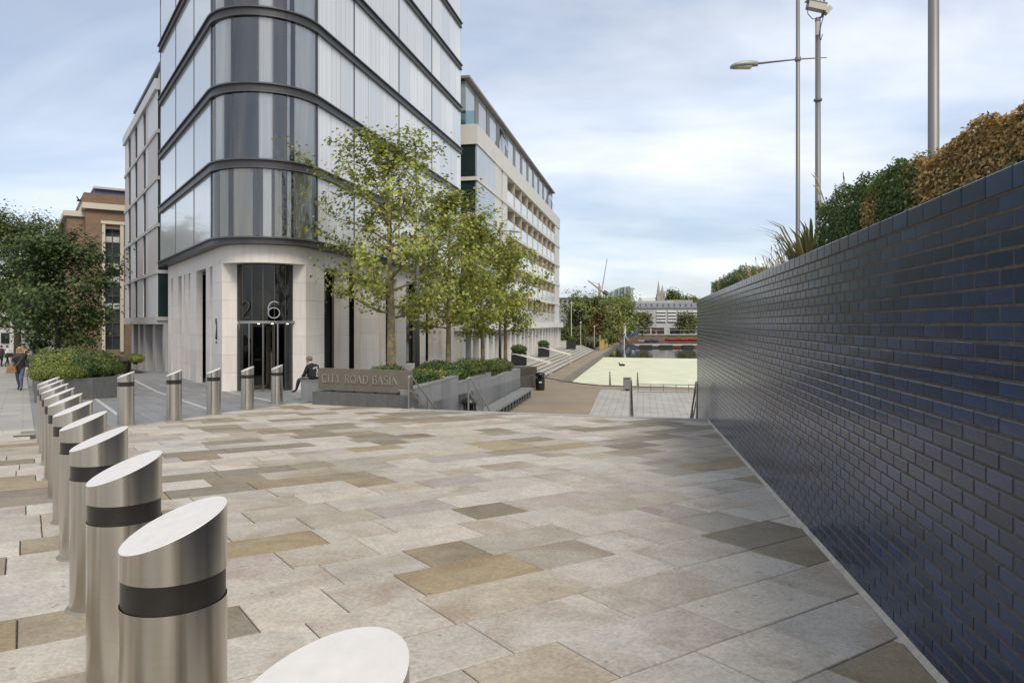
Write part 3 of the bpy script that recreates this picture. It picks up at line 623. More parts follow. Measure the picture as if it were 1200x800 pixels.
# stone frieze
RS = RG - 0.3; SL = CC + nL * RS; SR = CC + nR * RS
ZF0, ZF1 = 3.77, Z0 - 0.135
SLs = s_at(SL, uL, 197); SRs = s_at(SR, uR, 536)
def frieze(pth): MB().sweep(pth, [(-0.9, ZF0), (0, ZF0), (0, ZF1), (-0.9, ZF1)]).build('frieze_block', STONE, cb1)
for a, b_ in zip(np.linspace(0.15, SLs, 5)[:-1], np.linspace(0.15, SLs, 5)[1:]):
    p, q = SL + uL * (b_ - 0.003), SL + uL * (a + 0.003); frieze([(p.x, p.y, nL.x, nL.y), (q.x, q.y, nL.x, nL.y)])
for a, b_ in zip(np.linspace(0.3, SRs, 9)[:-1], np.linspace(0.3, SRs, 9)[1:]):
    p, q = SR + uR * (a + 0.003), SR + uR * (b_ - 0.003); frieze([(p.x, p.y, nR.x, nR.y), (q.x, q.y, nR.x, nR.y)])
pl_ = SL + uL * 0.147; pr_ = SR + uR * 0.297
frieze([(pl_.x, pl_.y, nL.x, nL.y)] + arc(RS, 20) + [(pr_.x, pr_.y, nR.x, nR.y)])
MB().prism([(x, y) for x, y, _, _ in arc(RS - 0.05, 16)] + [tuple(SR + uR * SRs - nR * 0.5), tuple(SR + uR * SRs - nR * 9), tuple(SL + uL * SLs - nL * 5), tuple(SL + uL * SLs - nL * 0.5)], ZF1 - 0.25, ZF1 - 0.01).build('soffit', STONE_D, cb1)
# stone piers, each of stacked blocks
def pier(A, u, n, s0, s1, depth=0.22, z0=ZB, zt=ZF0, hs=0.70):
    nb = max(1, round((zt - z0) / hs)); hh = (zt - z0) / nb
    for i in range(nb):
        MB().box(A, u, s0, s1, n, -depth, 0.004 * ((i % 2) - 0.5) * 0 , z0 + i * hh + (0.002 if i else -0.3), z0 + (i + 1) * hh - 0.003).build('stone_block', STONE, cb1)
piersL = [(261.5, 249), (245.8, 241.3), (230, 223), (221, 217), (215.5, 212.8), (208.8, 202.5), (200.8, 197)]
sl_prev = None; fsL = []
for (a, b_) in piersL:
    s0, s1 = s_at(SL, uL, a), s_at(SL, uL, b_); s0 = max(s0, -0.28); pier(SL, uL, nL, s0, s1, 0.62 if s0 < 0.5 else 0.24); fsL.append((s0, s1))
for (a0, a1), (b0, b1) in zip(fsL[:-1], fsL[1:]):
    MB().box(SL, uL, a1 - 0.1, b0 + 0.1, nL, -0.78, -0.73, ZB - 0.2, ZF0 + 0.1).build('window_pane', DGLASS, cb1)
    MB().box(SL, uL, (a1 + b0) / 2 - 0.02, (a1 + b0) / 2 + 0.02, nL, -0.73, -0.70, ZB - 0.2, ZF0 + 0.1).build('mullion', MULL, cb1)
piersR = [(353.5, 380), (400, 409), (423, 444), (448, 452), (465, 476), (493, 498.8), (508, 513.6), (518, 534)]
fsR = []
for (a, b_) in piersR:
    s0, s1 = s_at(SR, uR, a), s_at(SR, uR, b_); s0 = max(s0, -0.30); pier(SR, uR, nR, s0, s1, 0.85 if s0 < 1 else 0.32); fsR.append((s0, s1))
for (a0, a1), (b0, b1) in zip(fsR[:-1], fsR[1:]):
    MB().box(SR, uR, a1 - 0.1, b0 + 0.1, nR, -0.78, -0.72, ZB + 0.3, ZF0 + 0.1).build('window_pane', DGLASS, cb1)
    MB().box(SR, uR, a1 + 0.002, b0 - 0.002, nR, -0.7, -0.12, ZB - 0.2, ZB + 0.3).build('window_sill', STONE, cb1)
MB().prism([tuple(SL + uL * SLs - nL * 0.8), tuple(SL + uL * 3.0 - nL * 0.8), tuple(CC + Vector((0.3, 2.6))), tuple(SR + uR * 2.8 - nR * 0.8), tuple(SR + uR * SRs - nR * 0.8), tuple(SR + uR * SRs - nR * 10), tuple(SL + uL * SLs - nL * 6)], ZB, ZF0 + 0.2).build('lobby_core', INT_D, cb1)
# entrance drum and revolving door
DFR = mat('bronze_door_frame', (0.14, 0.125, 0.10), 0.35, 0.8, var=0.1)
EGL = glass('entrance_glass', (0.30, 0.33, 0.32), 1.6)
ea0, ea1 = aL + 0.20, aR - 0.22
for j in range(6):
    a0, a1 = ea0 + (ea1 - ea0) * j / 6 + 0.008, ea0 + (ea1 - ea0) * (j + 1) / 6 - 0.008; pts = arc(1.22, 3, a0, a1)
    for (q0, q1) in ((1.72, ZF0 + 0.05),) if j in (2, 3, 4) else ((ZB, 1.62), (1.72, ZF0 + 0.05)):
        v = [(x, y, z_) for z_ in (q0, q1) for (x, y, _, _) in pts]; obj('entrance_pane', v, [(i, i + 1, 5 + i, 4 + i) for i in range(3)], EGL, cb1, True)
    MB().sweep(arc(1.22, 1, a1 - 0.002, a1 + 0.018), [(-0.05, ZB), (0.01, ZB), (0.01, ZF0), (-0.05, ZF0)]).build('door_mullion', DFR, cb1)
rd = MB().sweep(arc(1.30, 20, ea0 + 0.25, ea1), [(-0.9, 1.62), (0, 1.62), (0, 1.715), (-0.9, 1.715)]).build('door_canopy', mat('canopy_steel', (0.35, 0.34, 0.32), 0.3, 0.9), cb1)
lampm = bpy.data.materials.new('downlight_glow'); lampm.use_nodes = True; lampm.node_tree.nodes['Principled BSDF'].inputs['Emission Color'].default_value = (1, 0.86, 0.6, 1); lampm.node_tree.nodes['Principled BSDF'].inputs['Emission Strength'].default_value = 6
for f_ in (0.35, 0.58, 0.85):
    a = ea0 + 0.25 + (ea1 - ea0 - 0.25) * f_; MB().lathe((CC.x + 1.24 * math.cos(a), CC.y + 1.24 * math.sin(a), 1.60), [(0.035, 0), (0.035, 0.018)], 12).build('downlight', lampm, rd)
for j in range(4):                                          # door wings
    a = 0.5 + j * math.pi / 2; u_ = Vector((math.cos(a), math.sin(a))); n_ = Vector((-u_.y, u_.x))
    wg = MB().box(CC + Vector((0.05, -0.1)), u_, 0.04, 0.92, n_, -0.012, 0.012, ZB + 0.04, 1.6).build('door_wing', EGL, cb1)
    b_ = MB()
    for (q0, q1, z0_, z1_) in ((0.04, 0.09, ZB + 0.04, 1.6), (0.88, 0.93, ZB + 0.04, 1.6), (0.04, 0.93, ZB + 0.03, ZB + 0.16), (0.04, 0.93, 1.5, 1.6)): b_.box(CC + Vector((0.05, -0.1)), u_, q0, q1, n_, -0.025, 0.025, z0_, z1_)
    b_.build('wing_frame', DFR, wg); MB().box(CC + Vector((0.05, -0.1)), u_, 0.78, 0.82, n_, -0.06, -0.03, ZB + 0.8, ZB + 1.4).build('push_bar', RAIL, wg)
for f_ in (0.28, 0.5, 0.72, 0.97):
    a = ea0 + (ea1 - ea0) * f_; p = CC + Vector((math.cos(a), math.sin(a))) * 1.19; MB().lathe((p.x, p.y, ZB), [(0.035, 0), (0.035, 2.45)], 12).build('door_post', RAIL, cb1)
MB().lathe((CC.x + 0.35, CC.y + 0.9, ZB), [(0.22, 0), (0.22, 4.6)], 24).build('lobby_column', mat('column_plaster', (0.45, 0.46, 0.46), 0.6), cb1)
MB().box(CC + Vector((-1.2, 1.5)), Vector((1, 0.1)), 0, 1.4, Vector((-0.1, 1)), 0, 0.5, ZB, ZB + 1.05).build('reception_desk', mat('desk_white', (0.5, 0.49, 0.46), 0.5), cb1)
gd = MB().lathe((0, 0, 0), [(0.02, -0.03), (0.34, -0.03), (0.36, 0.0), (0.34, 0.03), (0.02, 0.03)], 28); gd.v = [(CC.x - 0.30 + x, CC.y + 0.25 + z, 2.55 + y) for x, y, z in gd.v]
gd.build('pendant_disc', mat('gold_pendant', (0.32, 0.20, 0.06), 0.4, 0.7, var=0.5, scale=20), cb1)
def text_part(body, size, mtx, m, parent, name, ext=0.01):
    cu = bpy.data.curves.new(name, 'FONT'); cu.body = body; cu.size = size; cu.extrude = ext; cu.align_x = 'CENTER'; cu.resolution_u = 6
    tmp = bpy.data.objects.new('tmp', cu); COL.objects.link(tmp); dg = bpy.context.evaluated_depsgraph_get(); me = bpy.data.meshes.new_from_object(tmp.evaluated_get(dg)); bpy.data.objects.remove(tmp, do_unlink=True)
    me.transform(mtx); me.materials.clear(); me.materials.append(m); return link(bpy.data.objects.new(name, me), parent)
NUM = mat('etched_white', (0.32, 0.34, 0.34), 0.6)
def on_drum(a, r_, z):
    n_ = Vector((math.cos(a), math.sin(a), 0)); up_ = Vector((0, 0, 1)); x_ = up_.cross(n_)
    return Matrix(((x_.x, up_.x, n_.x, CC.x + n_.x * r_), (x_.y, up_.y, n_.y, CC.y + n_.y * r_), (x_.z, up_.z, n_.z, z), (0, 0, 0, 1)))
n6 = MB(); p6 = []
for i in range(29): a = 2 * math.pi * i / 28; p6.append((0.20 * math.cos(a), 0.20 + 0.185 * math.sin(a), 0.0))
n6.tube(p6, 0.022, 8); n6.tube([(-0.20, 0.2, 0), (-0.195, 0.36, 0), (-0.16, 0.50, 0), (-0.08, 0.585, 0), (0.02, 0.61, 0), (0.11, 0.58, 0), (0.15, 0.53, 0)], 0.022, 8)
M6 = on_drum(px_ang(321, 1.25), 1.26, 1.80); n6.v = [tuple(M6 @ Vector(v)) for v in n6.v]; n6.build('numeral_six', NUM, cb1, True)
n1 = MB().tube([(0, 0, 0), (0, 0.6, 0)], 0.016, 6); n1.tube([(-0.12, 0.5, 0), (0, 0.6, 0)], 0.014, 6); M1 = on_drum(px_ang(334, 1.25), 1.26, 1.82); n1.v = [tuple(M1 @ Vector(v)) for v in n1.v]
n1.build('numeral_one', mat('etched_dim', (0.07, 0.07, 0.065), 0.6), cb1)
n2 = MB().tube([(-0.16, 0.45, 0), (-0.1, 0.56, 0), (0.02, 0.6, 0), (0.13, 0.54, 0), (0.16, 0.42, 0), (0.08, 0.27, 0), (-0.08, 0.12, 0), (-0.17, 0.0, 0), (0.18, 0.0, 0)], 0.02, 8); M2 = on_drum(px_ang(288, 1.25), 1.26, 1.82); n2.v = [tuple(M2 @ Vector(v)) for v in n2.v]
n2.build('numeral_two', mat('etched_bronze', (0.06, 0.045, 0.028), 0.6), cb1, True)
# dark hooked emblem on the pier left of the door
em = MB(); pe = [(0.035, 0.02), (0.05, 0.14), (0.055, 0.5), (0.03, 0.66), (0, 0.74), (-0.03, 0.66), (-0.035, 0.55)]
A_ = SL + uL * ((fsL[0][0] + fsL[0][1]) / 2 + 0.05)
def pp(x, y): q = A_ - uL * x + nL * 0.02; return (q.x, q.y, 1.02 + y)
em.tube([pp(x, y) for x, y in pe], [0.02, 0.045, 0.02, 0.03, 0.045, 0.03, 0.015], 8); em.tube([pp(0.02, 0.02), pp(-0.04, 0.1), pp(-0.05, 0.2)], [0.03, 0.03, 0.012], 8); em.sphere(pp(0.02, -0.09), 0.04, 8, 6)
em.build('emblem', mat('emblem_dark', (0.04, 0.04, 0.05), 0.5), cb1, True)

# ================================================================== STREET-SIDE BUILDING (pale panels, narrow windows)
hb = thing('panelled_building', 'pale panelled building with narrow dark windows next to the rounded glass corner', 'building')
HA = SL + nL * 0.15; hs0, hs1 = s_at(HA, uL, 184.5), s_at(HA, uL, 146.5)
PW = mat('white_panel', (0.58, 0.575, 0.565), 0.5, var=0.05, scale=1, rand=0.05); PP = mat('pink_panel', (0.50, 0.44, 0.42), 0.55, var=0.05, rand=0.05); NW = mat('narrow_window', (0.03, 0.031, 0.033), 0.6, 0, var=0.2, spec=0.05)
CONC = mat('pale_concrete', (0.47, 0.445, 0.41), 0.75, var=0.10, scale=1, bump=0.05)
zl = [1.93 + 2.42 * i for i in range(6)]
MB().box(HA, uL, hs0 + 0.1, hs1 - 0.1, nL, -9, -0.12, 1.6, 13.9).build('core', INT_D, hb)
for i, z in enumerate(zl):
    t_ = 0.34 if i in (0, 5) else 0.14
    MB().box(HA, uL, hs0 - (0.0 if i < 5 else 0.1), hs1 + 0.05, nL, -9, 0.06 if i < 5 else 0.14, z - t_, z + (0.04 if i < 5 else 0.22)).build('floor_band', CONC if i < 5 else PW, hb)
cuts = [hs0] + [s_at(HA, uL, p) for p in (173.5, 170.8, 167.5, 161, 157.8, 153.2, 150.2)] + [hs1]; kinds = [PW, PP, NW, PW, NW, PP, NW, PW]
for i in range(5):
    for j in range(8):
        m_ = kinds[j]; 
        if m_ is not NW and i % 2: m_ = PP if m_ is PW else PW
        MB().box(HA, uL, cuts[j] + 0.01, cuts[j + 1] - 0.01, nL, -0.14, -0.06 if m_ is NW else 0.0, zl[i] + 0.05, zl[i + 1] - (0.15 if i < 4 else 0.35)).build('window' if m_ is NW else 'wall_panel', m_, hb)
    MB().box(HA + uL * hs0, -nL, 0.02, 6, -uL, 0.0, 0.06, zl[i] + 0.05, zl[i + 1] - (0.15 if i < 4 else 0.35)).build('side_pane', GGLASS, hb)
    MB().box(HA + uL * hs0, -nL, -0.05, 6, -uL, 0.0, 0.12, zl[i] - 0.14, zl[i] + 0.04).build('side_band', CONC, hb)
# set-back top storey
HT = HA - nL * 1.2; t0, t1 = s_at(HT, uL, 190), s_at(HT, uL, 160)
MB().box(HT, uL, t0, t1, nL, -7, -0.1, 14.2, 17.25).build('upper_core', INT_D, hb)
tc_ = list(np.linspace(t0, t1, 9))
for j in range(8): MB().box(HT, uL, tc_[j] + 0.01, tc_[j + 1] - 0.01, nL, -0.12, -0.05 if j % 3 == 1 else 0, 14.2, 17.1).build('upper_panel', (PW, mat('taupe_panel', (0.30, 0.27, 0.25), 0.6), PW)[j % 3], hb)
MB().box(HT, uL, t0 - 0.3, t1 + 0.15, nL, -7, 0.2, 17.12, 17.3).build('roof_edge', MULL, hb)
# ground floor: recess with columns
for (a, b_) in ((181.8, 179), (170.5, 168), (164, 162), (156.5, 154), (193.5, 190.5)):
    s0, s1 = sorted((s_at(HA - nL * 0.3, uL, a), s_at(HA - nL * 0.3, uL, b_))); MB().box(HA - nL * 0.3, uL, s0, s1, nL, -0.6, 0, ZB - 0.6, zl[0] - 0.34).build('column', CONC, hb)
for j in range(6): MB().box(HA - nL * 1.2, uL, hs0 - 3 + j * (hs1 - hs0 + 3) / 6 + 0.03, hs0 - 3 + (j + 1) * (hs1 - hs0 + 3) / 6 - 0.03, nL, -0.1, 0, ZB - 0.6, zl[0] - 0.2).build('shopfront_pane', DGLASS, hb)
MB().box(HA - nL * 0.9, uL, hs0 - 3, hs1, nL, 0, 0.2, ZB - 0.6, ZB + 0.25).build('sill_wall', CONC, hb)
MB().box(HA, uL, hs0 - 3.0, hs1, nL, -9, -1.35, ZB - 0.6, 1.7).build('ground_core', INT_D, hb)

# ================================================================== BRICK BUILDING
bb = thing('brick_building', 'brown brick building with a tall white framed stair window and blue rooftop box', 'building')
BRK = brickmat('brown_brick', (0.235, 0.135, 0.075), (0.165, 0.095, 0.055), (0.25, 0.21, 0.16), 0.24, 0.085, tuple(rdir), rough=0.9)
CREAM = mat('cream_render', (0.58, 0.53, 0.43), 0.8, var=0.08, scale=1)
BA = P(100.5, 379, 57).xy; brn = Vector((rdir.y, -rdir.x)); bx = lambda px: s_at(BA, rdir, px)
gb_ = -2.0; zt = P(100, 231, 57).z; xw = bx(165)
x0, x1, x2, x3 = bx(119.5), bx(123.2), bx(140.8), bx(144.8); zwt = P(130, 263, 58).z; zgt = P(130, 268.5, 58).z; zwb = P(130, 409.5, 58).z
b_ = MB().box(BA, rdir, 0, x1, brn, -14, 0, gb_, zt - 0.9); b_.box(BA, rdir, x2, xw, brn, -14, 0, gb_, zt - 0.9); b_.box(BA, rdir, x1, x2, brn, -14, 0, zgt, zt - 0.9); b_.box(BA, rdir, x1, x2, brn, -14, 0, gb_, zwb)
b_.build('wall', BRK, bb)
MB().box(BA, rdir, -0.25, xw, brn, -14, 0.3, zt - 0.9, zt - 0.45).build('cornice', CREAM, bb); MB().box(BA, rdir, -0.15, xw, brn, -14, 0.2, zt - 0.448, zt + 0.35).build('parapet', BRK, bb)
rb_ = MB().box(BA, rdir, bx(112), xw, brn, -9, -0.8, zt + 0.3, P(120, 221, 58).z).build('rooftop_box', mat('blue_cladding', (0.045, 0.07, 0.15), 0.5, var=0.1), bb)
MB().box(BA, rdir, bx(110.5), xw, brn, -9.2, -0.6, P(120, 221, 58).z, P(120, 218.5, 58).z).build('roof_slab', CONC, rb_)
sw = MB().box(BA, rdir, x1, x2, brn, -0.5, -0.3, zwb, zgt).build('stair_window', mat('stair_glass', (0.05, 0.06, 0.06), 0.06, 0, var=0.7, scale=0.7), bb)
b_ = MB().box(BA, rdir, x0, x1, brn, -0.2, 0.12, zwb - 0.2, zwt); b_.box(BA, rdir, x2, x3, brn, -0.2, 0.12, zwb - 0.2, zwt); b_.box(BA, rdir, x0 - 0.08, x3 + 0.08, brn, -0.2, 0.18, zwt + 0.002, zwt + 0.25); b_.build('window_surround', CREAM, sw)
MB().box(BA, rdir, (x1 + x2) / 2 - 0.04, (x1 + x2) / 2 + 0.04, brn, -0.299, -0.22, zwb, zgt).build('window_bar', MULL, sw)
for i in range(1, 9):
    zq = zwb + (zgt - zwb) * i / 9; MB().box(BA, rdir, x1, x2, brn, -0.299, -0.23, zq - 0.04, zq + 0.04).build('window_bar', MULL, sw)
    if i in (3, 5, 6, 8): MB().box(BA, rdir, x1 + 0.03, x2 - 0.03, brn, -0.29, -0.26, zq + 0.06, zq + 0.5).build('blind', mat('blind_white', (0.5, 0.5, 0.48), 0.7, var=0.2), sw)
# lower wing along the street
MB().box(BA, -rdir, 0.0, 1.2, cdir, 1.5, 20, gb_ - 1, P(92, 258, 60).z).build('street_wing', BRK, bb); MB().box(BA, -rdir, 0.0, 1.45, cdir, 1.3, 20.2, P(92, 258, 60).z, P(92, 252, 60).z).build('wing_cornice', CREAM, bb)

# ================================================================== APARTMENT BUILDING BY THE BASIN
ab = thing('apartment_building', 'pale balconied apartment building with glazed penthouse beside the basin terrace', 'building')
AA = P(558.6, 379, 49).xy; AE = P(655.5, 379, 93.4).xy; ua = (AE - AA).normalized(); na = Vector((ua.y, -ua.x)); LA = (AE - AA).length
za = [1.70 + 2.48 * i for i in range(6)]
AST = mat('apartment_stone', (0.60, 0.575, 0.535), 0.75, var=0.08, scale=0.8, rand=0.04); BEI = mat('balcony_beige', (0.42, 0.355, 0.28), 0.8, var=0.06)
AGL = mat('apartment_glass', (0.30, 0.34, 0.38), 0.06, 0, var=0.15, scale=0.6, spec=0.7); 
sg, sb0, sb1 = s_at(AA, ua, 580), s_at(AA, ua, 594.6), s_at(AA, ua, 650.5)
MB().box(AA, ua, 0.3, LA - 0.2, na, -14, -1.75, 1.4, 14.2).build('core', BEI, ab)
MB().box(AA, ua, 0.1, sb0 - 0.05, na, -2, -0.12, 1.6, 14.2).build('corner_core', INT_D, ab)
MB().box(AA, ua, sb1 + 0.05, LA - 0.1, na, -2, -0.12, 1.6, 14.2).build('corner_core', INT_D, ab)
for i, z in enumerate(za):
    h0, h1 = (-0.55, 0.05) if i == 0 else ((-0.2, 0.06) if i < 5 else (-0.2, 1.15))
    MB().box(AA, ua, -0.12 if i else -4.5, LA + (0.12 if i else 0.5), na, -14, 0.08 if i else 0.45, z + h0, z + h1).build('floor_band', AST, ab)
nb = 9; bwid = (sb1 - sb0) / nb
for i in range(5):
    q0, q1 = za[i] + 0.062, za[i + 1] - 0.203
    for j, (a, c_) in enumerate(((0.0, sg * 0.33), (sg * 0.33, sg * 0.66), (sg * 0.66, sg))): MB().box(AA, ua, a + 0.012, c_ - 0.012, na, -0.1, 0, q0, q1).build('window_pane', AGL, ab)
    for (a, c_) in ((sg, sg + (sb0 - sg) * 0.5), (sg + (sb0 - sg) * 0.62, sb0)): MB().box(AA, ua, a + 0.01, c_ - 0.01, na, -0.1, 0.005, q0, q1).build('wall_panel', AST, ab)
    MB().box(AA, ua, sg + (sb0 - sg) * 0.5, sg + (sb0 - sg) * 0.62, na, -0.1, -0.05, q0, q1).build('narrow_window', AGL, ab)
    MB().box(AA, ua, sb1 + 0.01, LA - 0.01, na, -0.1, 0.0, q0, q1).build('end_panel', AST if i % 2 else PW, ab)
    for j in range(3): MB().box(AA, -na, 0.1 + j * 3, 3.05 + j * 3, -ua, -0.3, -0.02 if j else 0.0, q0, q1).build('side_pane', GGLASS, ab)
    for j in range(nb + 1): MB().box(AA, ua, sb0 + j * bwid - 0.11, sb0 + j * bwid + 0.11, na, -1.76, -0.02, q0, q1).build('balcony_divider', BEI, ab)
    for j in range(nb):
        a, c_ = sb0 + j * bwid + 0.12, sb0 + (j + 1) * bwid - 0.12
        MB().box(AA, ua, a, a + (c_ - a) * 0.6, na, -1.749, -1.70, q0, q1 - 0.1).build('balcony_window', AGL, ab)
        MB().box(AA, ua, a, c_, na, -0.10, -0.07, q0, q0 + 1.12).build('balustrade', BALGLASS, ab)
        MB().box(AA, ua, a, c_, na, -0.12, -0.05, q0 + 1.121, q0 + 1.17).build('hand_rail', MULL, ab)
for z in za[1:5]: MB().box(AA, -na, -0.05, 9.5, -ua, -0.05, 0.10, z - 0.2, z + 0.06).build('side_band', AST, ab)
PA = AA - na * 0.9 + ua * 0.5; pl0, pl1 = 0.0, s_at(PA, ua, 647)
MB().box(PA, ua, 0.1, pl1 - 0.1, na, -11, -0.1, 15.0, 18.55).build('penthouse_core', INT_D, ab)
npp = 12; rw_ = random.Random(5)
for j in range(npp):
    a, c_ = pl1 * j / npp, pl1 * (j + 1) / npp
    MB().box(PA, ua, a + 0.02, a + (c_ - a) * 0.68, na, -0.08, 0, 15.2, 18.45).build('penthouse_pane', AGL, ab)
    MB().box(PA, ua, a + (c_ - a) * 0.70, c_ - 0.0, na, -0.08, 0.03, 15.2, 18.45).build('penthouse_panel', mat('grey_brown_panel', (0.17, 0.155, 0.14), 0.5, var=0.08), ab)
for q in (3, 11):
    a = pl1 * q / npp + 0.3; p0 = PA + ua * a; b_ = MB()
    v = [(p0.x + na.x * 0.04, p0.y + na.y * 0.04, 18.2), (p0.x + ua.x * 1.2 + na.x * 0.04, p0.y + ua.y * 1.2 + na.y * 0.04, 18.2), (p0.x + ua.x * 1.2 + na.x * 0.6, p0.y + ua.y * 1.2 + na.y * 0.6, 16.4), (p0.x + na.x * 0.6, p0.y + na.y * 0.6, 16.4)]
    b_.add(v + [(x, y, z - 0.06) for x, y, z in v], [(0, 1, 2, 3), (7, 6, 5, 4), (0, 4, 5, 1), (1, 5, 6, 2), (2, 6, 7, 3), (3, 7, 4, 0)]).build('open_window', GGLASS, ab)
MB().box(PA, ua, -0.35, pl1 + 0.35, na, -11.3, 0.35, 18.552, 18.72).build('roof_edge', mat('roof_edge_taupe', (0.22, 0.20, 0.18), 0.6), ab)
MB().box(PA, -na, 0.02, 9, -ua, -0.02, 0.05, 15.2, 18.45).build('penthouse_side_pane', AGL, ab); MB().box(PA, -na, -0.02, 9, -ua, 0.051, 0.09, 16.25, 16.4).build('side_rail', MULL, ab)
MB().box(AA, -na, 0.1, 9, -ua, 0.0, 0.03, 15.31, 16.2).build('terrace_balustrade', glass('balcony_clear', (0.7, 0.85, 0.85), 1.5), ab)
# ground floor colonnade
MB().box(AA, ua, -4.4, LA - 0.3, na, -13, -1.3, -2.0, 1.2).build('ground_core', INT_D, ab)
n_c = 22
for j in range(n_c + 1):
    s_ = -4.2 + (LA + 4.0) * j / n_c; wd = 0.55 if j % 3 else 0.85
    MB().box(AA, ua, s_, s_ + wd, na, -0.75, 0.1, -2.0, za[0] - 0.552).build('column', AST, ab)
    if j < n_c: MB().box(AA, ua, s_ + wd + 0.02, s_ + (LA + 4.0) / n_c, na, -1.25, -1.2, -2.0, za[0] - 0.5).build('shopfront_pane', DGLASS, ab)
# ================================================================== VEGETATION
def leaf_mesh(name, pos, nrm, size, cols, lobed=False, m=LEAF, aspect=0.62):
    """pos (N,3), nrm (N,3) outward hints, size (N,), cols (N,3): folded kite leaves (two faces) or three-lobed ones"""
    n = len(pos); rg = RNG
    nr = nrm + rg.normal(0, 0.55, (n, 3)); nr /= np.linalg.norm(nr, axis=1)[:, None] + 1e-9
    a = rg.normal(0, 1, (n, 3)); a -= nr * np.sum(a * nr, axis=1)[:, None]; a /= np.linalg.norm(a, axis=1)[:, None] + 1e-9
    b = np.cross(nr, a); s = size[:, None]
    lobes = ((0.0, 1.0), (0.95, 0.72), (-0.95, 0.72)) if lobed else ((0.0, 1.0),)
    V = []; per = 4 * len(lobes)
    for ang, sc in lobes:
        d = a * math.cos(ang) + b * math.sin(ang); e = np.cross(nr, d); q = s * sc
        V += [pos, pos + d * q * 0.5 + e * q * aspect * 0.5 + nr * q * 0.10, pos + d * q - nr * q * 0.08, pos + d * q * 0.5 - e * q * aspect * 0.5 + nr * q * 0.10]
    V = np.stack(V, axis=1).reshape(-1, 3)
    base = (np.arange(n) * per)[:, None]; F_ = []
    for l_ in range(len(lobes)):
        F_.append(base + np.array([[4 * l_, 4 * l_ + 1, 4 * l_ + 2]])); F_.append(base + np.array([[4 * l_, 4 * l_ + 2, 4 * l_ + 3]]))
    F_ = np.concatenate(F_, axis=1).reshape(-1, 3)
    me = bpy.data.meshes.new(name); me.vertices.add(len(V)); me.vertices.foreach_set('co', V.astype(np.float32).ravel())
    me.loops.add(F_.size); me.loops.foreach_set('vertex_index', F_.astype(np.int32).ravel()); me.polygons.add(len(F_)); me.polygons.foreach_set('loop_start', np.arange(0, F_.size, 3, dtype=np.int32)); me.polygons.foreach_set('loop_total', np.full(len(F_), 3, dtype=np.int32))
    me.update(calc_edges=True); at = me.color_attributes.new('tint', 'FLOAT_COLOR', 'POINT')
    c4 = np.concatenate([np.repeat(cols, per, axis=0), np.ones((n * per, 1))], axis=1); at.data.foreach_set('color', c4.astype(np.float32).ravel())
    me.materials.append(m); return me
def tints(n, pal, wts, spread=0.22):
    pal = np.array(pal); i = RNG.choice(len(pal), n, p=np.array(wts) / sum(wts)); return np.clip(pal[i] * (1 + RNG.normal(0, spread, (n, 1))), 0.004, 0.9)
PLANE = ([(0.34, 0.38, 0.07), (0.27, 0.32, 0.058), (0.44, 0.43, 0.10), (0.30, 0.22, 0.07), (0.13, 0.16, 0.035)], [5, 4, 2.2, 0.8, 1.5])
DARK = ([(0.07, 0.11, 0.032), (0.10, 0.145, 0.04), (0.045, 0.075, 0.024), (0.16, 0.19, 0.06)], [5, 3, 3, 1])
MID = ([(0.115, 0.145, 0.034), (0.15, 0.175, 0.042), (0.075, 0.105, 0.026), (0.20, 0.21, 0.06)], [5, 3, 3, 1])
OLIVE = ([(0.17, 0.175, 0.04), (0.21, 0.21, 0.05), (0.11, 0.12, 0.03), (0.22, 0.19, 0.055)], [5, 3, 3, 1])
BOX = ([(0.085, 0.14, 0.034), (0.12, 0.18, 0.042), (0.05, 0.09, 0.022), (0.20, 0.24, 0.06)], [5, 3, 3, 1])
BOXB = ([(0.50, 0.34, 0.13), (0.40, 0.25, 0.085), (0.60, 0.44, 0.19), (0.2, 0.14, 0.05)], [5, 3, 2, 1.5])
LIME = ([(0.21, 0.25, 0.045), (0.15, 0.19, 0.035), (0.28, 0.30, 0.07)], [4, 3, 2])
def limb(p, d, length, r0, r1, n=6, wob=0.12, lift=0.0, rg=random):
    pts = [p.copy()]; dd = d.normalized()
    for i in range(n):
        dd = (dd + Vector((rg.uniform(-wob, wob), rg.uniform(-wob, wob), rg.uniform(-wob, wob) + lift))).normalized(); pts.append(pts[-1] + dd * length / n)
    return pts, [r0 + (r1 - r0) * i / n for i in range(n + 1)]
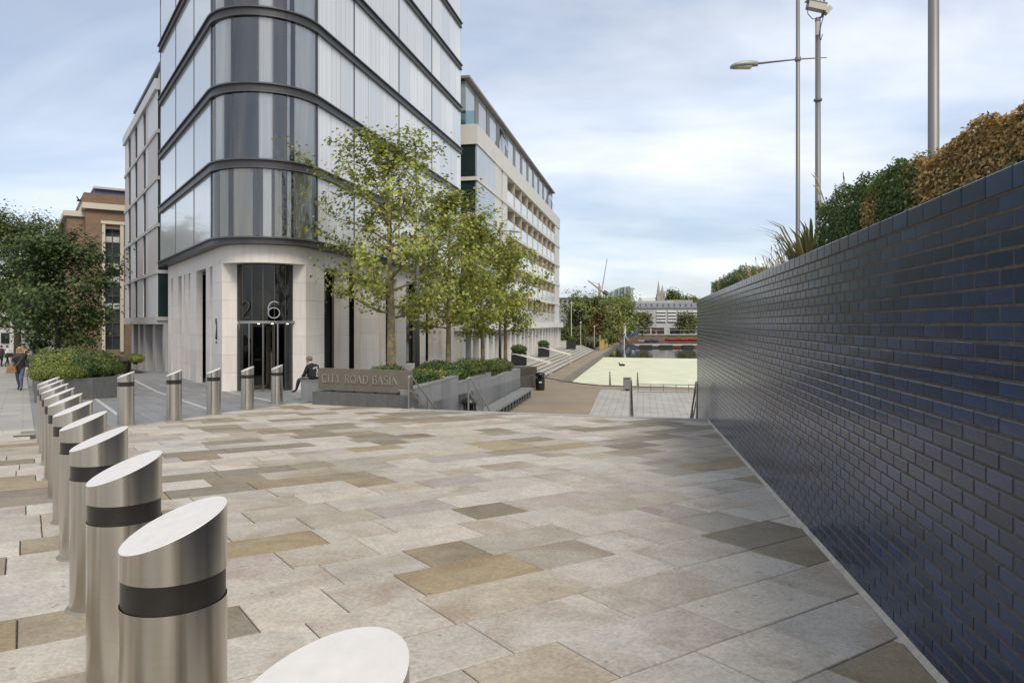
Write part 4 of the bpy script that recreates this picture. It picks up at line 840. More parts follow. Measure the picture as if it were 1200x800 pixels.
def tree(label, base, ht, cr, trunk_h, tr, nleaf, lsize, pal, seed, cat='tree', group=None, shape='oval', lobed=False, nprim=22, name='tree', bark=None, twig=0.45, cz=None, leafy_from=0.0):
    rg = random.Random(seed); t_ = thing(name, label, cat, group=group); t_.location = base; wood = MB(); bark = bark or BARK
    top = Vector((rg.uniform(-0.2, 0.2), rg.uniform(-0.2, 0.2), ht * 0.96))
    tp_ = [Vector((0, 0, -0.25)), Vector((0.01, 0, 0.15)), Vector((rg.uniform(-.04, .04), rg.uniform(-.04, .04), trunk_h)), Vector((rg.uniform(-.1, .1), rg.uniform(-.1, .1), (trunk_h + ht) * 0.5)), top]
    wood.tube(tp_, [tr * 1.35, tr * 1.05, tr * 0.85, tr * 0.5, tr * 0.08], 10)
    tips = []
    def on_trunk(z):
        for a, b in zip(tp_[:-1], tp_[1:]):
            if a.z <= z <= b.z: return a.lerp(b, (z - a.z) / (b.z - a.z))
        return top
    ch = ht - trunk_h; ga = rg.uniform(0, 6)
    for i in range(nprim):
        f = (i + 0.5) / nprim; z = trunk_h + ch * (f ** 1.0) * 0.86; ga += 2.4 + rg.uniform(-0.4, 0.4)
        if shape == 'oval': prof = math.sin(math.pi * min(1, 0.17 + 0.80 * f)) ** 0.7
        elif shape == 'cone': prof = (1 - f) ** 0.75 * 0.95 + 0.12
        else: prof = math.sqrt(max(0.05, 1 - (2 * f - 0.9) ** 2 * 0.85))
        ln = cr * prof * rg.uniform(0.78, 1.12); el = 0.12 + 0.75 * f
        d = Vector((math.cos(ga) * math.cos(el), math.sin(ga) * math.cos(el), math.sin(el)))
        r0 = tr * 0.36 * (1 - 0.65 * f); pts, rr = limb(on_trunk(z), d, ln, r0, r0 * 0.22, 7, 0.13, 0.02, rg); wood.tube(pts, rr, 6)
        for j in range(7):
            k_ = rg.randint(2, 7); q = pts[k_]; sd_ = Vector((rg.uniform(-1, 1), rg.uniform(-1, 1), rg.uniform(-0.35, 0.8))) + d * 0.7
            p2, r2 = limb(q, sd_, ln * rg.uniform(0.22, 0.5), r0 * 0.34, r0 * 0.08, 4, 0.2, 0.0, rg); wood.tube(p2, r2, 4, False); tips += p2[1:]
        tips += pts[3:]
    tips = np.array([tuple(p) for p in tips]); w_ = None
    i = RNG.choice(len(tips), nleaf); pos = tips[i] + RNG.normal(0, 1, (nleaf, 3)) * np.array([twig, twig, twig * 0.75]) * RNG.random((nleaf, 1))
    pos[:, 2] = np.maximum(pos[:, 2], trunk_h * 0.62)
    c0 = np.array([0, 0, trunk_h + ch * 0.4]); nr = pos - c0; nr /= np.linalg.norm(nr, axis=1)[:, None] + 1e-6; nr[:, 2] += 0.5
    sz = lsize * RNG.uniform(0.65, 1.25, nleaf)
    wood.build('trunk', bark, t_, True)
    link(bpy.data.objects.new('crown', leaf_mesh('crown', pos, nr, sz, tints(nleaf, *pal), lobed)), t_); return t_
GP = 'young plane trees in the planted bed'
tree('largest young plane tree with loose yellow green leaves right behind the stone name sign', P(458, 440, 25), 8.55, 3.0, 1.9, 0.155, 8200, 0.118, PLANE, 21, group=GP, lobed=True, nprim=30, twig=0.34)
tree('young plane tree with a slender trunk, second from the stone name sign', P(525, 441, 31), 8.4, 2.35, 2.0, 0.125, 7600, 0.125, PLANE, 5, group=GP, lobed=True, nprim=28, twig=0.32)
tree('young plane tree with yellow brown bark, third from the stone name sign', P(566, 440, 37), 8.0, 2.4, 2.0, 0.12, 6800, 0.135, PLANE, 8, group=GP, lobed=True, nprim=26, twig=0.34)
tree('young plane tree standing at the far end of the bed, next to the terrace steps', P(592, 438, 42), 7.7, 2.6, 2.2, 0.12, 6800, 0.145, PLANE, 13, group=GP, lobed=True, nprim=26, twig=0.36)
# street trees on the left
g = G(73, 436); tree('dense dark green tree rising behind the planter hedges in front of the brick building', (-25.4, 40, gz(0, 40)), 7.7, 3.1, 1.6, 0.16, 17000, 0.21, DARK, 31, shape='round', nprim=34, bark=BARKD, twig=0.55)
tree('tall broad street tree behind the walking people, beside the pavement', (-42.2, 61, gz(0, 61)), 12.0, 5.3, 2.9, 0.3, 20000, 0.27, MID, 33, shape='round', nprim=34, bark=BARKD, twig=0.8)
# ---- shrubs: leaves through a box or an ellipsoid, with a core of stems
def shrub(label, c, r_, pal, n, ls, cat='shrub', group=None, box=False, rot=0.0, name='shrub', mix=None, spike=False, aspect=0.62):
    t_ = thing(name, label, cat, group=group); t_.location = c; rx, ry, rz = r_
    if box:
        u_ = RNG.uniform(-1, 1, (n, 3)); ax = RNG.choice(3, n, p=[0.22, 0.33, 0.45]); sg_ = RNG.choice([-1, 1], n); dep = 1 - np.abs(RNG.normal(0, 0.16, n)); 
        u_[np.arange(n), ax] = sg_ * dep; nr = np.zeros((n, 3)); nr[np.arange(n), ax] = sg_
        sc_ = 1 + 0.11 * np.sin(u_[:, 0] * rx * 7.0 + u_[:, 1] * 2) + 0.05 * np.sin(u_[:, 0] * rx * 13.0 + u_[:, 2] * 4); u_[:, 2] *= sc_
    else:
        nr = RNG.normal(0, 1, (n, 3)); nr /= np.linalg.norm(nr, axis=1)[:, None]; u_ = nr * (1 - np.abs(RNG.normal(0, 0.2, (n, 1)))); u_ *= (1 + 0.10 * np.sin(nr[:, :1] * 7 + nr[:, 1:2] * 5) + 0.07 * np.sin(nr[:, 2:] * 9))
    pos = u_ * np.array([rx, ry, rz]); pos[:, 2] += rz; pos[:, 2] = np.maximum(pos[:, 2], -0.02)
    cs, sn_ = math.cos(rot), math.sin(rot); M = np.array([[cs, -sn_, 0], [sn_, cs, 0], [0, 0, 1]]); pos = pos @ M.T; nr = nr @ M.T; nr[:, 2] += 0.35
    co = tints(n, *pal)
    if mix is not None:
        pal2, fn = mix; c2 = tints(n, *pal2); k_ = fn(u_); co[k_] = c2[k_]
    link(bpy.data.objects.new('foliage', leaf_mesh('foliage', pos, nr, ls * RNG.uniform(0.6, 1.3, n), co, False, LEAF, aspect)), t_)
    st_ = MB(); rg = random.Random(int(n + c[0] * 10))
    for i in range(9):
        a = rg.uniform(0, 6.28); x, y = math.cos(a) * rx * rg.uniform(0.1, 0.7), math.sin(a) * ry * rg.uniform(0.1, 0.7); q = (x * cs - y * sn_, x * sn_ + y * cs)
        st_.tube([(q[0] * 0.5, q[1] * 0.5, -0.1), (q[0] * 0.8, q[1] * 0.8, rz * 0.7), (q[0], q[1], rz * 1.5)], [0.02, 0.015, 0.006], 5)
    st_.build('stem', BARKD, t_)
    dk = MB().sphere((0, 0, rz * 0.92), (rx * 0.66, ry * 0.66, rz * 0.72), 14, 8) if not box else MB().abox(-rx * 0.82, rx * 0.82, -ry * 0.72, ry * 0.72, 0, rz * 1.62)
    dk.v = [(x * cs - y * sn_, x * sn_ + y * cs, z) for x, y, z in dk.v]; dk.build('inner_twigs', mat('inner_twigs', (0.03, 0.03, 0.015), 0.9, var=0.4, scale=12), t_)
    return t_
def grass(label, c, rad, h, n, cols, cat='grass clump', group=None, name='grass_clump', lean=0.5, plume=0, wblade=0.012):
    t_ = thing(name, label, cat, group=group); t_.location = c; V = []; F_ = []; C_ = []; PV = MB(); rg = random.Random(int(c[1] * 100 + n))
    for i in range(n):
        a = rg.uniform(0, 6.28); r0 = rg.uniform(0, rad * 0.35); x, y = r0 * math.cos(a), r0 * math.sin(a); ll = h * rg.uniform(0.55, 1.1); ln_ = lean * rg.uniform(0.3, 1.2) * ll; w_ = wblade * rg.uniform(0.7, 1.4)
        tx, ty = -math.sin(a) * w_, math.cos(a) * w_; co = rg.choice(cols); v_ = rg.uniform(0.75, 1.25); b0 = len(V)
        for f, zf, wf in ((0, 0, 1), (0.25, 0.5, 0.9), (0.62, 0.86, 0.65), (1.0, 0.95 if lean > 0.4 else 1, 0.08)):
            px_, py_ = x + math.cos(a) * ln_ * f, y + math.sin(a) * ln_ * f; V += [(px_ - tx * wf, py_ - ty * wf, ll * zf), (px_ + tx * wf, py_ + ty * wf, ll * zf)]
        for k_ in range(3): F_.append((b0 + 2 * k_, b0 + 2 * k_ + 1, b0 + 2 * k_ + 3, b0 + 2 * k_ + 2)); C_.append(tuple(q * v_ for q in co))
    o = obj('blades', V, F_, LEAF, t_); attr_color(o.data, C_)
    for i in range(plume):
        a = rg.uniform(0, 6.28); ll = h * rg.uniform(1.0, 1.5); e = Vector((math.cos(a) * ll * 0.3, math.sin(a) * ll * 0.3, ll)); PV.tube([(0, 0, 0), e * 0.5 + Vector((0, 0, 0.06)), e], 0.003, 4)
        PV.tube([e * 0.88, e * 0.95, e + Vector((e.x * 0.1, e.y * 0.1, -0.01))], [0.003, 0.009, 0.002], 5)
    if plume: PV.build('seed_heads', mat('straw', (0.36, 0.27, 0.14), 0.8, var=0.2), t_)
    return t_
# hedge on top of the blue wall
wang = math.atan2(wu.y, wu.x)
def on_wall(d, off): return Vector((wall_x(d) + off, d, 2.02))
GH = 'clipped box shrubs along the top of the blue brick wall'
def hseg(d0, d1, label, pal, mix=None, n=9000, off=0.62, h=0.42, dp=0.34): 
    p = on_wall((d0 + d1) / 2, off); return shrub(label, p, ((d1 - d0) / 2 * 1.04, dp, h), pal, int(n * 2.3), 0.026, 'hedge', GH, True, wang, 'box_hedge', mix)
hseg(5.62, 7.05, 'dark green clipped box shrub at the end of the wall hedge beside the dry grasses', BOX, n=15000, h=0.385)
hseg(4.42, 5.6, 'green box shrub with a small tan patch low down, between two fresh green ones', BOX, (BOXB, lambda u_: ((u_[:, 0] > 0.45) & (u_[:, 2] < 0.3 + 0.5 * np.sin(u_[:, 1] * 9)) & (RNG.random(len(u_)) < 0.75)) | (RNG.random(len(u_)) < np.clip((-0.35 - u_[:, 0]) * 1.1, 0, 0.8))), n=15000, h=0.345)
hseg(3.12, 4.4, 'scorched golden brown box hedge, dead leaved, on top of the blue wall', BOXB, (BOX, lambda u_: RNG.random(len(u_)) < 0.06 + 0.25 * (u_[:, 2] < -0.5) + 0.6 * (np.sin(u_[:, 0] * 6.0) + np.sin(u_[:, 2] * 5 + 2) > 1.45)), n=26000, h=0.315)
hseg(1.2, 3.1, 'green box shrub past the scorched brown hedge, on the blue wall', BOX, n=18000, h=0.31)
hseg(12.9, 18.3, 'low green hedge with an orange brown streak at the far end of the blue wall', BOX, (BOXB, lambda u_: np.abs(u_[:, 0] - 0.35) < 0.10), n=16000, h=0.31, dp=0.3)
STRAWC = [(0.36, 0.28, 0.12), (0.42, 0.33, 0.17), (0.27, 0.21, 0.09), (0.16, 0.16, 0.06)]; GREENC = [(0.13, 0.14, 0.05), (0.18, 0.17, 0.06), (0.09, 0.11, 0.035), (0.24, 0.2, 0.09)]
GG = 'dry grasses on the blue wall'
p = on_wall(8.2, 0.5); grass('olive green clump of broad strappy leaves beside the box hedge on the wall', p, 0.5, 0.75, 150, GREENC, group=GG, lean=0.75, wblade=0.018)
p = on_wall(7.6, 0.75); grass('tall clump of dry straw stems with feathery heads beside the camera pole', p, 0.4, 0.85, 120, STRAWC, group=GG, lean=0.4, plume=24, wblade=0.006)
p = on_wall(9.4, 0.5); grass('bleached straw grass clump next to the strappy green leaves on the wall', p, 0.5, 0.55, 170, STRAWC, group=GG, lean=0.7, plume=16, wblade=0.007)
p = on_wall(10.7, 0.5); grass('thin straw grass clump between two straw clumps on the wall', p, 0.5, 0.5, 170, STRAWC, group=GG, lean=0.7, plume=12, wblade=0.007)
p = on_wall(12.1, 0.5); grass('straw grass clump next to the low far hedge on the wall', p, 0.5, 0.48, 170, STRAWC, group=GG, lean=0.7, plume=10, wblade=0.007)
# ---- granite planter beside the pavement
pt = thing('granite_planter', 'low dark granite planter full of shrubs behind the long bollard row', 'planter')
PA0, PA1 = G(42, 472).xy, G(140, 465.5).xy; pfd = (PA1 - PA0).normalized(); PZ = -0.05; plen = 9.5
pq = [PA0, PA1, PA1 + cdir * plen, PA0 + cdir * plen]
def slabrow(A, B, z0, z1, n, parent, th=0.09, m=GRAN, name='granite_panel'):
    d_ = (B - A); ln = d_.length; d_.normalize(); nn_ = Vector((d_.y, -d_.x))
    for i in range(n): MB().box(A, d_, ln * i / n + 0.003, ln * (i + 1) / n - 0.003, nn_, -th, 0, z0, z1).build(name, m, parent)
slabrow(pq[0], pq[1], -1.2, PZ, 3, pt); slabrow(pq[3], pq[0], -1.6, PZ, 9, pt); slabrow(pq[1], pq[2], -1.6, PZ, 9, pt); slabrow(pq[2], pq[3], -1.6, PZ, 3, pt)
MB().prism([tuple(p * 1.0) for p in (pq[0] + cdir * 0.1 + pfd * 0.1, pq[1] + cdir * 0.1 - pfd * 0.1, pq[2] - cdir * 0.1 - pfd * 0.1, pq[3] - cdir * 0.1 + pfd * 0.1)], -1.5, PZ - 0.06).build('soil', SOIL, pt)
def inpl(a, b_): q = PA0 + pfd * a + cdir * b_; return (q.x, q.y, PZ - 0.08)
GS = 'shrubs in the granite planter'
shrub('loose lime green mound hanging over the pavement corner of the granite planter', inpl(0.55, 0.6), (0.75, 0.7, 0.26), LIME, 5000, 0.075, group=GS, aspect=0.3)
shrub('round clipped dark box ball standing in the granite planter', inpl(1.45, 0.75), (0.42, 0.42, 0.37), BOX, 5000, 0.05, group=GS, name='box_ball')
shrub('spreading fresh green mound beside the clipped box ball', inpl(2.05, 1.1), (0.6, 0.8, 0.28), ([(0.09, 0.13, 0.025), (0.06, 0.10, 0.02), (0.13, 0.17, 0.04)], [4, 3, 2]), 5000, 0.07, group=GS, aspect=0.35)
shrub('bright green domed shrub behind the lime green mound', inpl(0.75, 3.0), (0.8, 0.9, 0.38), LIME, 5500, 0.07, group=GS)
shrub('mid green shrub behind the clipped box ball', inpl(1.9, 3.4), (0.8, 1.1, 0.40), MID, 5500, 0.07, group=GS)
shrub('long green hedge at the back of the granite planter', inpl(1.3, 6.8), (1.1, 1.9, 0.42), MID, 8000, 0.08, group=GS)
# second planter further along
q2 = thing('granite_planter', 'short dark granite planter beyond the long one, by the panelled building', 'planter')
PB0 = P(137, 379, 34).xy; PB1 = P(154, 379, 35.2).xy; bd = (PB1 - PB0).normalized()
slabrow(PB0, PB1, -1.4, -0.15, 2, q2); slabrow(PB1, PB1 + cdir * 4, -1.6, -0.15, 4, q2); slabrow(PB0 + cdir * 4, PB0, -1.6, -0.15, 4, q2)
MB().prism([tuple(PB0 + bd * .1), tuple(PB1 - bd * .1), tuple(PB1 + cdir * 4), tuple(PB0 + cdir * 4)], -1.5, -0.22).build('soil', SOIL, q2)
shrub('pale green low shrub in the short granite planter', (PB0.x + 0.1, PB0.y + 1.5, -0.3), (1.3, 0.36, 0.2), LIME, 4000, 0.08, group=GS, aspect=0.3, rot=math.atan2(cdir.y, cdir.x))
# ---- planted bed and retaining wall beside the steps
rwl = thing('retaining_wall', 'grey granite retaining wall stepping down beside the stairs with a bench', 'wall')
WAr = (RW(0), 0.0)
def ds(d): return d / ru.y
secs = [(18.95, 24.2, -0.17), (24.2, 29.5, -0.43), (29.5, 36.5, -0.69)]
for (d0, d1, zt_) in secs:
    n_ = max(3, int((d1 - d0) / 0.9))
    for i in range(n_): MB().box(WAr, ru, ds(d0 + (d1 - d0) * i / n_) + 0.003, ds(d0 + (d1 - d0) * (i + 1) / n_) - 0.003, rn, -0.22, 0, ZL - 0.1, zt_).build('granite_panel', GRANL, rwl)
    MB().box(WAr, ru, ds(d0), ds(d1), rn, -0.27, 0.012, zt_ + 0.001, zt_ + 0.035).build('coping', GRANL, rwl)
MB().box(WAr, ru, ds(36.5), ds(36.7), rn, -5, 0, ZL - 0.1, -0.69).build('end_panel', GRANL, rwl)
bed = [(RW(19.3) - 0.2, 19.3), (RW(36.5) - 0.2, 36.5), (RW(44) - 0.2, 44.0), (RW(44) - 4.0, 44.0), (RW(19.3) - 2.2, 21.4)]
tag(MB().prism(bed, -3, lambda x, y: -0.42 - max(0, (y - 24)) * 0.03).build('planting_bed', SOIL), kind='structure')
GB = 'low planting along the retaining wall'
p = P(500, 448, 22.2); shrub('clipped box hedge with cream variegated patches just past the stone name sign', (p.x - 0.25, p.y, -0.42), (1.0, 0.55, 0.27), BOX, 7000, 0.06, 'hedge', GB, True, R(75), 'box_hedge', (([(0.5, 0.45, 0.16), (0.4, 0.36, 0.12)], [1, 1]), lambda u_: (u_[:, 0] > 0.35) & (RNG.random(len(u_)) < 0.6)))
for i, (d, off, rx, ry, rz, pal, nm) in enumerate(((26.0, 0.8, 1.0, 0.6, 0.36, BOX, 'dark green low hedge between the first two plane trunks'), (28.6, 0.7, 1.2, 0.65, 0.42, MID, 'bushy green shrub overhanging the middle of the retaining wall'), (31.5, 0.7, 1.3, 0.6, 0.36, BOX, 'dark glossy shrub at the lowest stretch of the retaining wall'), (34.6, 0.7, 1.4, 0.65, 0.36, MID, 'green shrub at the bin end of the retaining wall'), (23.6, 2.2, 1.3, 0.6, 0.36, BOX, 'dark box hedge behind the trunk of the largest plane tree'), (29.5, 2.4, 2.2, 0.5, 0.36, BOX, 'long dark hedge on the building side of the planted bed'))):
    shrub(nm, (RW(d) - off, d, -0.5 - max(0, d - 24) * 0.03), (rx, ry, rz), pal, 6000, 0.075, group=GB, rot=R(80))
for d, off, nm in ((27.2, 0.5, 'spiky green grass clump on the retaining wall beside the second plane tree'), (30.2, 0.45, 'arching pale grass clump between the low shrubs on the retaining wall')):
    grass(nm, (RW(d) - off, d, -0.5 - (d - 24) * 0.03), 0.5, 0.75, 140, [(0.09, 0.12, 0.035), (0.14, 0.16, 0.06), (0.06, 0.09, 0.025)], group=GB, lean=0.6, wblade=0.016)
# ================================================================== STREET FURNITURE
# bench along the retaining wall
bn = thing('stone_bench', 'long grey slab bench on dark blocks along the retaining wall', 'bench')
zb_ = -1.66
for i in range(6): MB().box(WAr, ru, ds(22.5 + i * 2.38), ds(22.5 + (i + 1) * 2.38) - 0.01, rn, 0.03, 0.68, zb_ - 0.09, zb_).build('seat_slab', GRANL, bn)
for i in range(20): MB().box(WAr, ru, ds(22.7 + i * 0.72), ds(22.7 + i * 0.72) + 0.36, rn, 0.05, 0.56, ZL, zb_ - 0.091).build('support_block', BLACK if i % 1 else GRAN, bn)
# name sign
sg_ = thing('name_sign', 'stone slab sign reading City Road Basin on a dark granite plinth', 'sign')
SA, SB = G(366, 474).xy, G(476.5, 478.3).xy; su = (SB - SA).normalized(); sn = Vector((su.y, -su.x)); SLn = (SB - SA).length
zp = -0.28
for i in range(5): MB().box(SA, su, SLn * i / 5 + 0.002, SLn * (i + 1) / 5 - 0.002, sn, -0.62, 0, -1.0, zp).build('plinth_block', GRAN, sg_)
SF = mat('sign_stone', (0.135, 0.118, 0.092), 0.8, var=0.14, scale=4, bump=0.2, bscale=40)
slabo = MB().box(SA, su, 0.06, SLn - 0.02, sn, -0.36, -0.18, zp + 0.045, zp + 0.045 + 0.60).build('sign_slab', SF, sg_)
b = MB()
for i in range(4): b.box(SA, su, 0.4 + i * 0.7, 0.5 + i * 0.7, sn, -0.33, -0.21, zp - 0.01, zp + 0.046)
b.build('packing_block', GRAN, sg_)
# serif capitals drawn stroke by stroke
def glyph(ch):
    S = []; T, t_ = 0.17, 0.08                       # thick / thin stroke, cap height 1
    def st(pts, w_): S.append((pts, w_))
    def serif(x, y, w_=0.34): st([(x - w_ / 2, y), (x + w_ / 2, y)], 0.06)
    def bow(cx, cy, rx, ry, a0, a1, w_=0.13, n=14): st([(cx + rx * math.cos(R(a0 + (a1 - a0) * i / n)), cy + ry * math.sin(R(a0 + (a1 - a0) * i / n))) for i in range(n + 1)], w_)
    if ch == 'C': bow(0.42, 0.5, 0.36, 0.46, 42, 318, 0.14); st([(0.70, 0.98), (0.70, 0.68)], 0.06); w_ = 0.8
    elif ch == 'I': st([(0.2, 0), (0.2, 1)], T); serif(0.2, 0.03); serif(0.2, 0.97); w_ = 0.4
    elif ch == 'T': st([(0.38, 0), (0.38, 0.97)], T); st([(0.02, 0.955), (0.74, 0.955)], t_); st([(0.04, 0.98), (0.04, 0.72)], 0.06); st([(0.72, 0.98), (0.72, 0.72)], 0.06); serif(0.38, 0.03); w_ = 0.76
    elif ch == 'Y': st([(0.10, 0.97), (0.40, 0.45)], T); st([(0.70, 0.97), (0.40, 0.45)], t_); st([(0.40, 0), (0.40, 0.48)], T); serif(0.40, 0.03); serif(0.12, 0.97, 0.3); serif(0.70, 0.97, 0.26); w_ = 0.8
    elif ch in 'RB':
        st([(0.17, 0), (0.17, 1)], T); st([(0.02, 0.03), (0.34, 0.03)], 0.06); st([(0.02, 0.97), (0.4, 0.97)], 0.07); bow(0.38, 0.745, 0.24, 0.22, 90, -90); st([(0.17, 0.525), (0.4, 0.525)], 0.07)
        if ch == 'R': st([(0.42, 0.52), (0.70, 0.03)], T); serif(0.72, 0.03, 0.24); w_ = 0.82
        else: bow(0.40, 0.275, 0.28, 0.245, 90, -90, 0.14); st([(0.1, 0.03), (0.42, 0.03)], 0.07); w_ = 0.76
    elif ch == 'O': bow(0.45, 0.5, 0.38, 0.46, 0, 360, 0.13, 24); w_ = 0.9
    elif ch == 'A': st([(0.40, 0.98), (0.10, 0.03)], t_); st([(0.40, 0.98), (0.72, 0.03)], T); st([(0.2, 0.34), (0.62, 0.34)], 0.07); serif(0.1, 0.03, 0.28); serif(0.72, 0.03, 0.32); w_ = 0.84
    elif ch == 'D': st([(0.17, 0), (0.17, 1)], T); st([(0.02, 0.03), (0.38, 0.03)], 0.06); st([(0.02, 0.97), (0.38, 0.97)], 0.06); bow(0.36, 0.5, 0.42, 0.47, 90, -90, 0.13, 16); w_ = 0.86
    elif ch == 'S': bow(0.34, 0.74, 0.22, 0.225, 40, 250, 0.11); bow(0.34, 0.27, 0.25, 0.24, 90, -145, 0.13); st([(0.54, 0.98), (0.54, 0.76)], 0.05); st([(0.1, 0.03), (0.1, 0.26)], 0.05); w_ = 0.66
    elif ch == 'N': st([(0.14, 0), (0.14, 1)], t_); st([(0.12, 0.97), (0.74, 0.03)], T); st([(0.74, 0), (0.74, 1)], t_); serif(0.14, 0.03, 0.28); serif(0.74, 0.97, 0.28); serif(0.1, 0.97, 0.24); w_ = 0.88
    else: return [], 0.42
    return S, w_
LET = mat('letter_metal', (0.42, 0.385, 0.32), 0.35, 0.7, var=0.15, scale=20)
txt = 'CITY ROAD BASIN'; tw = sum(glyph(c)[1] + 0.09 for c in txt); LW = 2.50; lh = LW / tw; lh_v = 0.235; x = 0.20; zc = zp + 0.255
for c in txt:
    S, w_ = glyph(c); b = MB()
    for pts, sw_ in S:
        for (xa, ya), (xb, yb) in zip(pts[:-1], pts[1:]):
            A2 = Vector((xa * lh, ya * lh_v)); B2 = Vector((xb * lh, yb * lh_v)); dd = (B2 - A2)
            if dd.length < 1e-5: continue
            dd.normalize(); nn_ = Vector((-dd.y, dd.x)) * sw_ * lh * 0.5; e = dd * sw_ * lh * 0.06; q = [A2 - nn_ - e, B2 - nn_ + e, B2 + nn_ + e, A2 + nn_ - e]; v = []
            for o_ in (-0.185, -0.158): 
                for m_ in q: s_ = x + m_.x; v.append((SA.x + su.x * s_ + sn.x * o_, SA.y + su.y * s_ + sn.y * o_, zc + m_.y))
            b.add(v, [(3, 2, 1, 0), (4, 5, 6, 7), (0, 1, 5, 4), (1, 2, 6, 5), (2, 3, 7, 6), (3, 0, 4, 7)])
    if S: b.build('letter_' + c.lower(), LET, slabo)
    x += (w_ + 0.09) * lh
# seat block at the end of the sign
sb_ = G(352.5, 470).xy; bk = thing('stone_seat_block', 'grey granite seat block behind the end of the name sign', 'bench')
ba = su; MB().box(sb_, ba, 0.0, 1.25, sn, -0.55, 0.0, -1.1, -0.085).build('seat_block', GRANL, bk); MB().box(sb_, ba, -0.01, 1.26, sn, -0.56, 0.01, -0.084, -0.045).build('seat_top', GRANL, bk)
# handrails on the steps
def handrail(px, py_top, py_base, label, grp, double=False):
    p = G(px, py_base); top = HC - (py_top - HY) * p.y / F; t_ = thing('handrail', label, 'handrail', group=grp); b = MB(); dv = sdv
    MB().tube([(p.x, p.y, p.z - 0.1), (p.x, p.y, top - 0.02)], 0.024, 10).build('post', RAIL, t_)
    e = Vector((p.x, p.y)) + dv * 3.35; ze = ZL + (top - p.z)
    m1 = Vector((p.x, p.y)) + dv * 0.16
    b.tube([(p.x, p.y, top - 0.03), (p.x, p.y, top), (m1.x, m1.y, top), (e.x, e.y, ze), (e.x + dv.x * 0.3, e.y + dv.y * 0.3, ze)], 0.024, 10); b.build('rail', RAIL, t_)
    for f in (0.45, 1.0):
        q = m1.lerp(e, f); z_ = top + (ze - top) * f; MB().tube([(q.x, q.y, z_), (q.x, q.y, z_ - (top - p.z) - 0.15)], 0.02, 8).build('post', RAIL, t_)
    q0, q1 = m1, e; MB().tube([(p.x, p.y, top - 0.38), (m1.x, m1.y, top - 0.38), (e.x, e.y, ze - 0.38)], 0.014, 8).build('lower_rail', RAIL, t_)
GR_ = 'steel handrails on the steps'
handrail(479, 441, 479.5, 'steel handrail at the sign end of the stone steps', GR_); handrail(549, 442.5, 481, 'steel handrail on the steps next to the black bin below the stairs', GR_)
handrail(739, 445, 488, 'steel handrail standing alone on the wide steps near the blue wall', GR_); handrail(816.5, 448, 490, 'steel handrail hard against the end of the blue wall', GR_)
# litter bins
def bin_black(loc, h, label):
    t_ = thing('litter_bin', label, 'bin', group='black litter bins'); t_.location = loc
    MB().lathe((0, 0, 0), [(0.22, 0.0), (0.25, 0.04), (0.27, h * 0.62), (0.28, h * 0.64)], 20).build('body', BLACK, t_, False)
    MB().lathe((0, 0, 0), [(0.13, h * 0.64), (0.13, h * 0.82)], 12).build('inner_liner', mat('bin_dark', (0.006, 0.006, 0.006), 0.8), t_)
    for i in range(4): a = math.pi / 4 + i * math.pi / 2; MB().tube([(0.25 * math.cos(a), 0.25 * math.sin(a), h * 0.62), (0.25 * math.cos(a), 0.25 * math.sin(a), h * 0.84)], 0.03, 6).build('pillar', BLACK, t_)
    MB().lathe((0, 0, 0), [(0.285, h * 0.82), (0.285, h * 0.88), (0.24, h * 0.95), (0.12, h * 0.995), (0.02, h)], 20).build('lid', BLACK, t_, True)
    MB().box((0.0, -0.288), Vector((1, 0)), -0.08, 0.08, Vector((0, -1)), 0, 0.006, h * 0.42, h * 0.5).build('plate', mat('bin_plate', (0.55, 0.55, 0.53), 0.5), t_)
bin_black((-1.42, 24, ZL), 1.3, 'black hooded litter bin against the retaining wall at the foot of the stairs'); p = L(632, 457, ZL); bin_black((p.x + 0.05, p.y, ZL), 1.02, 'black hooded litter bin at the far end of the stone bench')
p = L(735, 457.5, ZL); t_ = thing('steel_bin', 'square brushed steel litter bin on the quay paving near the water', 'bin'); t_.location = p
MB().abox(-0.2, 0.2, -0.16, 0.16, 0.1, 0.66).build('body', RAIL, t_); MB().abox(-0.22, 0.22, -0.18, 0.18, 0.70, 0.74).build('lid', GPOST, t_); MB().abox(-0.12, 0.12, -0.1, 0.1, -0.02, 0.1).build('foot', BLACK, t_); MB().abox(-0.17, 0.17, -0.13, 0.13, 0.66, 0.70).build('slot', BLACK, t_)
# quay posts and low rail
def quay_post(px, yt, yb, label):
    p = L(px, yb, ZL); h = (yb - yt) * p.y / F; t_ = thing('quay_post', label, 'post', group='tapered steel posts at the quay edge'); t_.location = p
    v = [(-0.07, -0.04, -0.05), (0.07, -0.04, -0.05), (0.07, 0.04, -0.05), (-0.07, 0.04, -0.05), (-0.045, -0.03, h), (0.0, -0.03, h), (0.0, 0.03, h), (-0.045, 0.03, h)]
    obj('post', v, [(3, 2, 1, 0), (4, 5, 6, 7), (0, 1, 5, 4), (1, 2, 6, 5), (2, 3, 7, 6), (3, 0, 4, 7)], GPOST, t_); MB().abox(-0.1, 0.1, -0.08, 0.08, -0.03, 0.012).build('base_plate', GPOST, t_)
quay_post(715, 435, 452, 'tapered steel post standing alone at the quay edge'); quay_post(747.5, 436, 453, 'slim steel post at the end of the low quay rail')
p0 = L(748, 459.3, ZL); p1 = L(822, 460, ZL); t_ = thing('low_rail', 'knee high steel rail along the edge of the quay paving', 'railing'); rd_ = (p1 - p0); b = MB()
for i in range(6): q = p0 + rd_ * (i / 5); MB().tube([(q.x, q.y, ZL - 0.05), (q.x, q.y, ZL + 0.43)], 0.022, 6).build('post', GPOST, t_)
